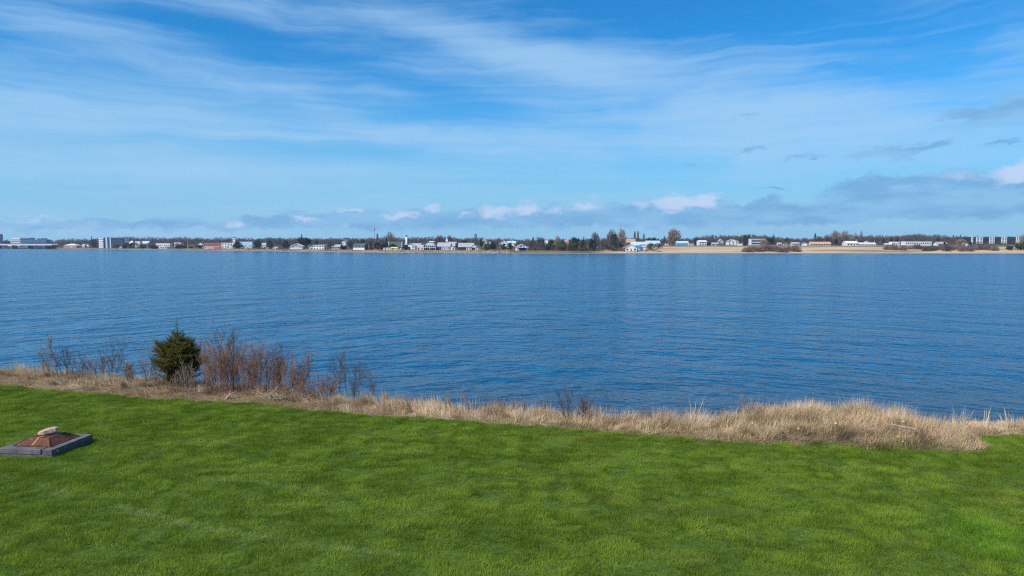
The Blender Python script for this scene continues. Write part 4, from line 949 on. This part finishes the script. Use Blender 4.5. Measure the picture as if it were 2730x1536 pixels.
def ftree(label, p0, p1, ytop, s, kind='dome', tone='dark', n=900, group=None, name=None, cat='tree'):
    if kind == 'dome': n = int(n*1.7)
    pc = (p0+p1)/2; q = far(pc, s); W = (p1-p0)*q[1]/F; H = PY(pc, ytop, q[1])[2]-q[2]+.1
    nm = name or {'bare': 'bare_tree', 'dome': 'evergreen_tree', 'conifer': 'conifer_tree', 'column': 'cypress_tree', 'poplar': 'poplar_tree'}[kind]
    r0 = empty(nm, (q[0], q[1], q[2]-.1), 0, label, cat, group); hb = H*.0
    V = crown(kind, W, H, n); npmesh('crown', V, np.arange(len(V)*3), tm(tone), r0, {'rnd': np.repeat(rng.random(len(V)), 3)})
    mb = MB(); rt = max(.12, W*.03); th = H*{'bare': .55, 'dome': .45, 'shrub': .3, 'conifer': .95, 'column': .6, 'poplar': .9}[kind]
    mb.tube([(0,0,-.3),(random.gauss(0,.02)*W, 0, th*.5),(random.gauss(0,.03)*W, 0, th)], [rt, rt*.75, rt*.3], 6)
    if kind in ('bare', 'dome'):
        for k in range(7):
            a = random.uniform(0, 6.283); z = th*random.uniform(.35, .95); l = W*random.uniform(.22, .4)
            mb.tube([(0,0,z),(math.cos(a)*l*.5, math.sin(a)*l*.5, z+l*.45),(math.cos(a)*l, math.sin(a)*l, z+l*1.0)], [rt*.5, rt*.33, rt*.1], 4)
    mb.build('trunk', simple('far_bark', (.10,.075,.065), .9, .3, 2.), r0)
TR = [
 ('pointed conifer rising above the dark clump left of the big office', 243, 252, 629, 110, 'conifer', 'dark'),
 ('dark rounded tree clump touching the left side of the big office', 241, 262, 636, 60, 'dome', 'dark'),
 ('dark evergreen low at the left of the pink and white building', 128, 156, 651, 25, 'dome', 'dark'),
 ('dark evergreens low behind the hotel left side', 12, 31, 640, 230, 'dome', 'dark'),
 ('dark red leafless tree in front of the big office', 300, 326, 651, 16, 'bare', 'redb'),
 ('dark green rounded tree right of the big office', 328, 345, 648, 20, 'dome', 'dark'),
 ('second dark green rounded tree right of the big office, broader and paler', 342, 362, 646, 25, 'dome', 'green'),
 ('low dark evergreen in front of the blue-grey roofed long house', 374, 394, 652, 22, 'dome', 'dark'),
 ('low dark evergreen left of the white bungalow by the warehouse', 398, 424, 654, 18, 'dome', 'dark'),
 ('low dark hedge tree left of the taller lamp post', 468, 500, 652, 30, 'dome', 'dark'),
 ('low round dark tree right of the taller lamp post', 504, 519, 655, 22, 'dome', 'dark'),
 ('low round dark tree left of the pink motel', 524, 545, 653, 20, 'dome', 'dark'),
 ('dark broad domed tree right of the white square tower', 619, 650, 645, 22, 'dome', 'dark'),
 ('dark tall rounded tree right of the blue warehouse', 676, 700, 636, 24, 'dome', 'dark'),
 ('dark tree right of the little white house behind', 711, 731, 640, 30, 'dome', 'dark'),
 ('dark brown wide tree left of the grey gabled house', 731, 754, 639, 35, 'bare', 'brown'),
 ('dark bushy tree touching the grey gabled house on its left', 752, 776, 640, 35, 'dome', 'dark'),
 ('huge dark green domed tree above the grey gabled house', 792, 836, 631, 50, 'dome', 'dark'),
 ('thin spire tree on top of the huge dark dome', 804, 808, 624, 55, 'column', 'dark'),
 ('dark pointed tree behind the white two storey house', 836, 854, 642, 40, 'conifer', 'dark'),
 ('bare brown tree left of the cream house with grey roof', 874, 892, 640, 26, 'bare', 'brown'),
 ('dark low evergreen bush left of the lodge', 906, 928, 654, 18, 'dome', 'dark'),
 ('dark bushy tree under the blue glass block, left side', 897, 914, 645, 90, 'dome', 'dark'),
 ('bare brown tree left of the lodge under the blue glass block', 924, 946, 640, 40, 'bare', 'brown'),
 ('dark small conifer left of the dark rounded tree behind the lodge', 952, 959, 638, 80, 'conifer', 'dark'),
 ('dark rounded evergreen behind the lodge roof', 957, 976, 636, 70, 'dome', 'dark'),
 ('evergreen touching the right side of the lodge', 981, 998, 643, 16, 'conifer', 'green'),
 ('red leaved bush between the evergreens right of the lodge', 1001, 1014, 655, 13, 'bare', 'redb'),
 ('dark evergreen behind the red leaved bush', 996, 1016, 645, 30, 'dome', 'dark'),
 ('dark broad evergreen left of the utility pole', 1010, 1036, 643, 30, 'dome', 'dark'),
 ('dark narrow columnar tree above the evergreens by the pole', 1028, 1034, 633, 60, 'column', 'dark'),
 ('dark evergreen in front of the steep dark roofed house', 1036, 1062, 650, 22, 'dome', 'dark'),
 ('dark domed bush below the white chimney tower', 1072, 1090, 652, 13, 'dome', 'dark'),
 ('pale bare wide tree on the skyline right of the mast', 1024, 1054, 620, 260, 'bare', 'pale'),
 ('narrow grey bare tree on the skyline beside the mast', 1004, 1010, 622, 300, 'poplar', 'grey'),
 ('big round bare brown tree left of the church', 1158, 1186, 628, 230, 'bare', 'brown'),
 ('grey bare tree above the church', 1188, 1210, 628, 300, 'bare', 'grey'),
 ('small dark tree right of the church', 1213, 1222, 641, 90, 'dome', 'dark'),
 ('dark wide evergreen left of the water tower', 1228, 1248, 638, 120, 'dome', 'dark'),
 ('dark round evergreen right of the water tower', 1276, 1291, 635, 120, 'dome', 'dark'),
 ('dark green domed tree on the shore right of the white caravan, left one', 1288, 1312, 646, 16, 'dome', 'green'),
 ('dark green domed tree on the shore right of the white caravan, taller right one', 1304, 1328, 643, 20, 'dome', 'dark'),
 ('green bushy tree below the large white gabled house, left one', 1334, 1352, 648, 18, 'dome', 'green'),
 ('green bushy tree below the large white gabled house, right one', 1350, 1369, 645, 24, 'dome', 'green'),
 ('bare brown tree behind the grey boathouse', 1384, 1402, 645, 60, 'bare', 'brown'),
 ('bare brown wide tree right of the grey boathouse', 1402, 1440, 641, 50, 'bare', 'brown'),
 ('dark pointed evergreen left of the two high dark domes', 1414, 1428, 632, 120, 'conifer', 'dark'),
 ('dark high domed tree left of the small bright white house', 1428, 1454, 629, 110, 'dome', 'dark'),
 ('dark rounded tree right of the small bright white house', 1462, 1478, 635, 100, 'dome', 'dark'),
 ('pale bare tree left of the round evergreen on the skyline', 1478, 1495, 629, 130, 'bare', 'pale'),
 ('round dark evergreen left of the cream salmon roofed house', 1494, 1509, 634, 100, 'dome', 'dark'),
 ('bare brown tree between boathouse and green shore trees', 1434, 1456, 646, 24, 'bare', 'grey'),
 ('low olive green tree on the shore, first of the green mass', 1452, 1486, 647, 26, 'dome', 'green'),
 ('low olive green tree on the shore, second of the green mass', 1480, 1516, 647, 22, 'dome', 'green'),
 ('big dark evergreen dome in the middle of the shore trees', 1515, 1546, 627, 60, 'dome', 'dark'),
 ('green tall tree in front of the big dark evergreen dome', 1510, 1542, 641, 26, 'dome', 'green'),
 ('green tall tree right below the big dark evergreen dome', 1538, 1568, 640, 24, 'conifer', 'green'),
 ('dark pointed conifer right of the big dark dome', 1552, 1560, 630, 90, 'conifer', 'dark'),
 ('dark upright tree group left of the brown bare trees', 1564, 1594, 636, 24, 'dome', 'dark'),
 ('grey bare rounded tree on the skyline right of the big dome', 1574, 1598, 620, 120, 'bare', 'grey'),
 ('small green bush on the bank right of the boathouse', 1421, 1432, 661, 10, 'dome', 'green'),
 ('brown bare tree left of the dark cypress', 1592, 1616, 642, 24, 'bare', 'brown'),
 ('brown bare tree touching the dark cypress on its left', 1610, 1632, 641, 26, 'bare', 'brown'),
 ('dark tall broad headed cypress on the shore', 1626, 1650, 624, 24, 'column', 'dark'),
 ('grey bare tall tree behind the dark cypress', 1616, 1644, 613, 110, 'bare', 'grey'),
 ('tallest pale brown bare tree right of the dark cypress', 1642, 1670, 611, 70, 'bare', 'pale'),
 ('brown bare tree under the tallest pale one', 1646, 1668, 640, 30, 'bare', 'brown'),
 ('thin poplar on the skyline, left of the pair', 1688, 1695, 617, 300, 'poplar', 'grey'),
 ('thin poplar on the skyline, right of the pair', 1697, 1703, 616, 300, 'poplar', 'grey'),
 ('short thin poplar standing alone right of the pair', 1713, 1718, 623, 300, 'poplar', 'grey'),
 ('dark round tree above the pale blue roofed house, left', 1720, 1738, 632, 190, 'dome', 'dark'),
 ('dark wide tree above the pale blue roofed house, right', 1734, 1754, 633, 200, 'dome', 'dark'),
 ('brown shrubby tree right of the pale grey house on the shore', 1722, 1746, 648, 40, 'bare', 'brown'),
 ('brown round shrub below the pale blue roofed house', 1742, 1768, 648, 60, 'bare', 'brown'),
 ('two-tipped small conifer left of the big round bare tree', 1766, 1774, 629, 260, 'conifer', 'dark'),
 ('big round bare tree standing alone on the skyline', 1777, 1815, 612, 150, 'bare', 'pale', 1700),
 ('dark round evergreen left of the white fronted barn', 1847, 1862, 630, 160, 'dome', 'dark'),
 ('dark square cedar beside the bright white garage', 1979, 1991, 627, 132, 'column', 'dark'),
 ('dark cedar behind, right of the square cedar', 1990, 2000, 626, 160, 'column', 'dark'),
 ('pale bare willow above the shore shrubs', 2022, 2046, 638, 60, 'bare', 'pale'),
 ('dark evergreen left of the pointed one on the wooded hill end', 2040, 2062, 630, 190, 'dome', 'dark'),
 ('dark pointed evergreen at the right end of the wooded hill', 2056, 2066, 625, 200, 'conifer', 'dark'),
 ('dark small domed tree right of the wooded hill', 2088, 2102, 631, 240, 'dome', 'dark'),
 ('dark pointed conifer left of the big twin bare trees', 2164, 2178, 622, 180, 'conifer', 'dark'),
 ('brown bare tree behind the tan roofed house, left', 2166, 2196, 630, 160, 'bare', 'brown'),
 ('brown bare tree behind the tan roofed house, right', 2192, 2216, 627, 170, 'bare', 'brown'),
 ('left one of the twin big bare trees', 2212, 2240, 616, 170, 'bare', 'pale', 1300),
 ('right one of the twin big bare trees, broader', 2236, 2274, 617, 170, 'bare', 'pale', 1300),
 ('dark upright bush at the foot of the twin bare trees', 2220, 2234, 636, 130, 'dome', 'dark'),
 ('thin bare tree right of the twin bare trees', 2274, 2286, 619, 260, 'bare', 'grey', 300),
 ('thin leaning bare tree second right of the twin bare trees', 2288, 2299, 616, 260, 'bare', 'grey', 300),
 ('dark conifer above the long low white hall', 2348, 2358, 635, 200, 'conifer', 'dark'),
 ('dark conifer above the cream shed', 2368, 2380, 634, 200, 'conifer', 'dark'),
 ('dark broad conifer above the flat white workshop', 2384, 2396, 633, 200, 'conifer', 'dark'),
 ('dark round evergreen above the right end of the school', 2492, 2502, 632, 220, 'dome', 'dark'),
 ('dark conifer in front of the white low gabled house', 2508, 2524, 645, 70, 'conifer', 'dark'),
 ('pointed conifer on the skyline left of the black apartments, left one', 2534, 2542, 626, 340, 'conifer', 'dark'),
 ('pointed conifer on the skyline left of the black apartments, right one', 2554, 2562, 625, 340, 'conifer', 'dark'),
 ('dark conifer in front of the left end of the black apartments', 2576, 2594, 645, 60, 'conifer', 'dark'),
 ('pale bare tree left of the black apartments', 2546, 2572, 636, 70, 'bare', 'pale'),
 ('dark evergreen left of the green tree at the right edge', 2680, 2698, 654, 40, 'dome', 'dark'),
 ('green bushy tree at the right edge below the apartments', 2702, 2740, 646, 44, 'dome', 'green'),
 ('pale bare tree cut by the right edge', 2716, 2752, 622, 90, 'bare', 'pale'),
]
for a in TR: ftree(*a)
# countable bare shrubs on the shore at right (clumps with individual crowns)
GS = 'bare shrubs massed on the far beach'
for k in range(9):
    p = 1990+k*16+random.uniform(-3, 3); ftree('bare brown shrub in the rounded clump on the far beach right of the cedars', p-16, p+16, 652+random.uniform(-1, 3)-(2 if 2 < k < 6 else 0), 14+random.uniform(0, 16), 'shrub', 'scrub', 1100, GS, 'bare_shrub', 'shrub')
GS2 = 'bare scrub trees below the white school'
for k in range(26):
    p = 2368+k*11.2+random.uniform(-5, 5); t = random.random()
    ftree('bare scrub tree in the long thin row on the beach below the school and apartments', p-random.uniform(7, 14), p+random.uniform(7, 14), random.uniform(644, 656), 26+random.uniform(0, 30), 'shrub', random.choice(['brown', 'scrub', 'scrub']), 700, GS2, 'bare_shrub', 'shrub')

# woods on the skyline: masses nobody could count
TL = np.array([(-300,640),(-50,641),(60,642),(140,640),(180,637),(240,636),(330,631),(440,634),(480,632),(560,635),(620,632),(660,635),(720,634),(800,634),(860,635),(900,633),(960,634),(1010,632),(1080,632),(1150,632),(1200,632),(1270,634),(1340,636),(1400,638),(1470,638),(1550,636),(1650,632),(1760,635),(1850,634),(1890,626),(2000,625),(2035,627),(2060,632),(2120,635),(2200,634),(2260,628),(2320,627),(2380,628),(2420,624),(2490,625),(2530,630),(2600,631),(2730,630),(3000,630)], float)
def wood(label, a, b_):
    VV = []; TT = MB()
    for s, dy, stp in ((430, 0, 11), (330, 2.5, 12), (240, 6, 13), (170, 10, 15), (110, 14, 18)):
        p = a+random.uniform(0, stp)
        while p < b_:
            if s < 200 and random.random() < .45: p += stp; continue
            q = far(p, s+(95 if p > 1480 and s < 200 else 0)+random.uniform(-25, 25)); top = float(np.interp(p, TL[:, 0], TL[:, 1]))+dy+random.uniform(-1.3, 2.2)
            H = PY(p, top, q[1])[2]-q[2]; W = random.uniform(15, 25)*q[1]/F
            if H > 2:
                kd = 'conifer' if random.random() < .05 else 'bare'
                if s < 130: kd = 'shrub' if random.random() < .6 else 'bare'
                if p > 2555 and s <= 330: p += stp; continue
                V = crown(kd, W*(.5 if kd == 'conifer' else 1), H, 560); V = V+np.array(q); VV.append(V)
                TT.tube([(q[0], q[1], q[2]-.3), (q[0], q[1], q[2]+H*.6)], [.3, .12], 4)
            p += stp*random.uniform(.75, 1.25)
    p = a
    while p < b_:   # low brush between and behind the houses
        sb = (random.uniform(62, 105) if p < 1480 else random.uniform(190, 240)); q = far(p, sb); H = random.uniform(1.2, 2.6) if p < 1480 else random.uniform(1.8, 4.6); W = random.uniform(5, 10)
        V = crown('shrub', W, H, 150); VV.append(V+np.array(q)); p += random.uniform(5, 10)
    for lo, hi, st_, h_ in ((640, 770, 6, 1.6), (1395, 1660, 4, 3.2), (1660, 1760, 7, 1.8)):
        p = max(a, lo)
        while p < min(b_, hi):
            q = far(p, random.uniform(16, 55)); V = crown('shrub', random.uniform(4, 8), h_*random.uniform(.6, 1.4), 170); VV.append(V+np.array(q)); p += st_*random.uniform(.6, 1.4)
    V = np.concatenate(VV); tv = np.array(TT.v); k = len(V)*3
    tris = np.array([t for f in TT.f for t in ([(f[0], f[1], f[2]), (f[0], f[2], f[3])] if len(f) == 4 else [f[:3]])])
    allv = np.concatenate([V.reshape(-1, 3), tv]); r = np.concatenate([np.repeat(rng.random(len(V)), 3), np.full(len(tv), .2)])
    tag(npmesh('woodland', allv, np.concatenate([np.arange(k).reshape(-1, 3), tris+k]), tm('brown'), attrs={'rnd': r}), label, 'woods', kind='stuff')
wood('hazy leafless woods behind the hotel and the big office', -260, 460)
wood('leafless woods behind the pink motel and white square tower', 460, 900)
wood('leafless woods behind the lodge, chimney tower and church', 900, 1330)
wood('leafless woods behind the green shore trees', 1330, 1770)
wood('leafless wooded hill behind the straw field and barns', 1770, 2230)
wood('leafless woods behind the school and black apartments', 2230, 2960)

# ------------------------------------------------------------------ sun, sky
SAZ = math.atan2(-.76, -.65); SEL = R(45)
sv = Vector((math.sin(SAZ)*math.cos(SEL), math.cos(SAZ)*math.cos(SEL), math.sin(SEL)))
sun = bpy.data.lights.new('sun', 'SUN'); sun.energy = 5.0; sun.angle = R(.53); sun.color = (1., .955, .89)
so = bpy.data.objects.new('sun', sun); col.objects.link(so); so.rotation_euler = sv.to_track_quat('Z', 'Y').to_euler(); so.location = (-30, -30, 40)

w = bpy.data.worlds.new('World'); sc.world = w; w.use_nodes = True
b = NB(w.node_tree); b.N.clear()
wo = b.N.new('ShaderNodeOutputWorld')
sky = b.node('ShaderNodeTexSky', sky_type='NISHITA', sun_disc=False, sun_elevation=SEL, sun_rotation=SAZ % (2*math.pi), altitude=200., air_density=1.0, dust_density=.1, ozone_density=3.)
tc = b.node('ShaderNodeTexCoord').outputs['Generated']
sx, sy, sz = b.node('ShaderNodeSeparateXYZ', {0: tc}).outputs[:3]
az = b.m('MULTIPLY', b.m('ARCTAN2', sx, sy), 57.2958); el = b.m('MULTIPLY', b.m('ARCSINE', sz), 57.2958)
ae = b.node('ShaderNodeCombineXYZ', {0: az, 1: el, 2: 0.}).outputs[0]
skyc = b.mix(1., sky.outputs[0], (.15, .90, 1.38), 'MULTIPLY')
# layered drift used to fray all cloud edges
wn = b.node('ShaderNodeTexNoise', {'Vector': b.mapping(ae, scale=(.10, .22, 1)), 'Scale': 1., 'Detail': 3.}).outputs['Color']
warp = b.node('ShaderNodeVectorMath', {0: b.node('ShaderNodeVectorMath', {0: wn, 1: (.5,.5,.5)}, operation='SUBTRACT').outputs[0], 'Scale': 2.2}, operation='SCALE').outputs[0]
aw = b.node('ShaderNodeVectorMath', {0: ae, 1: warp}, operation='ADD').outputs[0]
wn2 = b.node('ShaderNodeTexNoise', {'Vector': b.mapping(ae, scale=(.5, .9, 1)), 'Scale': 1., 'Detail': 5., 'Roughness': .6}).outputs['Color']
warp2 = b.node('ShaderNodeVectorMath', {0: b.node('ShaderNodeVectorMath', {0: wn2, 1: (.5,.5,.5)}, operation='SUBTRACT').outputs[0], 'Scale': 2.2}, operation='SCALE').outputs[0]
af = b.node('ShaderNodeVectorMath', {0: ae, 1: warp2}, operation='ADD').outputs[0]
def blob(px, py, hw, hh, rot=0., vec=None, amp=1.):
    """soft elliptical patch of sky centred on a compass direction / elevation (degrees)"""
    a, e = AE(px, py)
    v = b.mapping(vec or aw, (a, e, 0), (0, 0, R(rot)), (hw/F*57.3, hh/F*57.3, 1e3), 'TEXTURE')
    d = b.node('ShaderNodeVectorMath', {0: v}, operation='LENGTH').outputs['Value']
    o = b.mr(d, 0., 1., 1., 0.)
    return b.m('MULTIPLY', o, amp) if amp != 1. else o
def total(l, op='ADD'):
    r = l[0]
    for k in l[1:]: r = b.m(op, r, k)
    return r
# fibrous cirrus
def fib(rot, sx_, sy_, det, loc=(0,0,0)):
    return b.noise(b.mapping(aw, loc, (0, 0, R(rot)), (sx_, sy_, 1)), 1., det, .55, .0)
f1 = fib(7, .024, .46, 5.); f2 = fib(11, .040, 2.1, 5., (7,3,0)); f3 = fib(4, .016, .13, 2., (3,9,0))
fi = b.m('ADD', b.m('MULTIPLY', f1, .48), b.m('ADD', b.m('MULTIPLY', f2, .22), b.m('MULTIPLY', f3, .38)))
bright = total([blob(1365,250,1700,200,-5,amp=.4), blob(700,330,900,90,-3,amp=.3), blob(1250,100,520,60,-14,amp=.8), blob(1700,215,700,90,-12,amp=.75), blob(2250,330,700,110,-6,amp=.7), blob(300,290,700,120,2,amp=.55), blob(500,160,400,70,-8,amp=.4), blob(560,460,1100,75,-1,amp=.8), blob(1900,400,1000,110,-4,amp=.6), blob(980,330,260,40,-5,amp=.55), blob(120,60,300,60,-10,amp=.35)])
holes = total([blob(1800,25,700,130,-8,amp=1.1), blob(560,70,420,55,-8,amp=.7), blob(1200,300,380,50,-4,amp=.8), blob(1150,235,420,45,-12,amp=.5), blob(900,400,500,30,0,amp=.3), blob(2500,60,400,110,0,amp=.5)])
cov = b.m('ADD', fi, b.m('SUBTRACT', b.m('MULTIPLY', bright, .20), b.m('MULTIPLY', holes, .20)))
cir = b.mr(cov, .41, .84, 0., .76)
# veil thickening to the horizon
veil = b.mr(el, 15., 0., 0., .92)
# low cumulus line and the violet bank behind it
low = total([blob(1500,578,1050,52,1,af,1.05), blob(2350,562,800,46,1,af,.85), blob(400,600,700,22,1,af,.7), blob(2560,505,430,66,4,af,.85), blob(2330,490,170,38,3,af,.9), blob(950,588,420,34,2,af,.8), blob(2720,290,190,60,10,af,.8)])
wisps = total([blob(2390,405,170,22,5,af,1.), blob(2140,420,80,14,4,af,.9), blob(1990,308,50,9,0,af,.7), blob(2600,300,130,26,5,af,.75), blob(2040,535,80,14,0,af,.8), blob(2680,385,70,12,0,af,.7), blob(2000,400,90,9,0,af,.6), blob(2060,500,60,7,0,af,.7), blob(2300,470,60,16,15,af,.6), blob(1840,445,50,7,0,af,.5)])
puff = total([blob(1325,563,80,36,0,af,1.1), blob(1410,556,66,30,0,af), blob(1560,550,80,30,0,af,.9), blob(1800,543,105,32,0,af), blob(1890,536,66,26,0,af), blob(1070,570,95,20,0,af), blob(940,562,60,10,0,af,.9), blob(810,585,60,15,0,af,.8), blob(628,590,35,11,0,af,.9), blob(1150,556,50,9,0,af,.8), blob(2715,463,70,42,0,af,1.2), blob(2560,475,90,30,0,af,.5), blob(1240,570,40,16,0,af,.6), blob(95,583,70,7,0,af,.6), blob(1700,548,40,14,0,af,.6), blob(1480,556,40,16,0,af,.6), blob(2420,500,80,18,0,af,.3)])
cn = b.noise(b.mapping(ae, scale=(.55, 1.1, 1)), 1., 6., .62)
lowm = b.mr(b.m('ADD', b.m('MAXIMUM', low, wisps), b.m('MULTIPLY', b.m('SUBTRACT', cn, .5), .9)), .08, .72, 0., .88)
cn2 = b.noise(b.mapping(ae, (3,5,0), scale=(.9, 1.6, 1)), 1., 5., .6)
pufm = b.mr(b.m('ADD', puff, b.m('MULTIPLY', b.m('SUBTRACT', cn2, .5), .9)), .10, 1.0, 0., .85)
K = 11.5   # the background strength is 0.1
c0 = b.mix(veil, skyc, (.235*K, .465*K, .66*K))
c1 = b.mix(cir, c0, (.32*K, .52*K, .74*K))
viol = b.mix(b.mr(b.noise(b.mapping(ae, scale=(.2, .8, 1)), 1., 4.), .35, .65), (.145*K, .345*K, .60*K), (.215*K, .44*K, .69*K))
c2 = b.mix(lowm, c1, viol)
c3 = b.mix(pufm, c2, (.47*K, .575*K, .77*K))
bg = b.node('ShaderNodeBackground', {'Color': c3, 'Strength': .10}); b.L.new(bg.outputs[0], wo.inputs[0])

m, b, out = newmat('haze_air')
pv = b.node('ShaderNodeVolumePrincipled', {'Color': (.70, .82, 1.), 'Density': HAZE, 'Anisotropy': .2}); b.L.new(pv.outputs[0], out.inputs['Volume'])
if HAZE > 0: tag(MB().box(-6500, 6500, -60, 3600, -7, 75).build('haze', m), 'thin blue haze over the bay', kind='stuff')

# ------------------------------------------------------------------ camera and view
cam = bpy.data.cameras.new('camera'); cam.sensor_width = 36.; cam.lens = F/2730*36.; cam.clip_start = .1; cam.clip_end = 20000
co = bpy.data.objects.new('camera', cam); col.objects.link(co); co.location = (0, 0, CZ); co.rotation_euler = (math.pi/2-TH, 0, 0); sc.camera = co
vs = sc.view_settings; vs.view_transform = 'Standard'; vs.look = 'None'; vs.exposure = .1; vs.gamma = 1.
sc.cycles.use_denoising = False; sc.cycles.pixel_filter_type = 'BLACKMAN_HARRIS'; sc.cycles.filter_width = 1.2
sc.display_settings.display_device = 'sRGB'
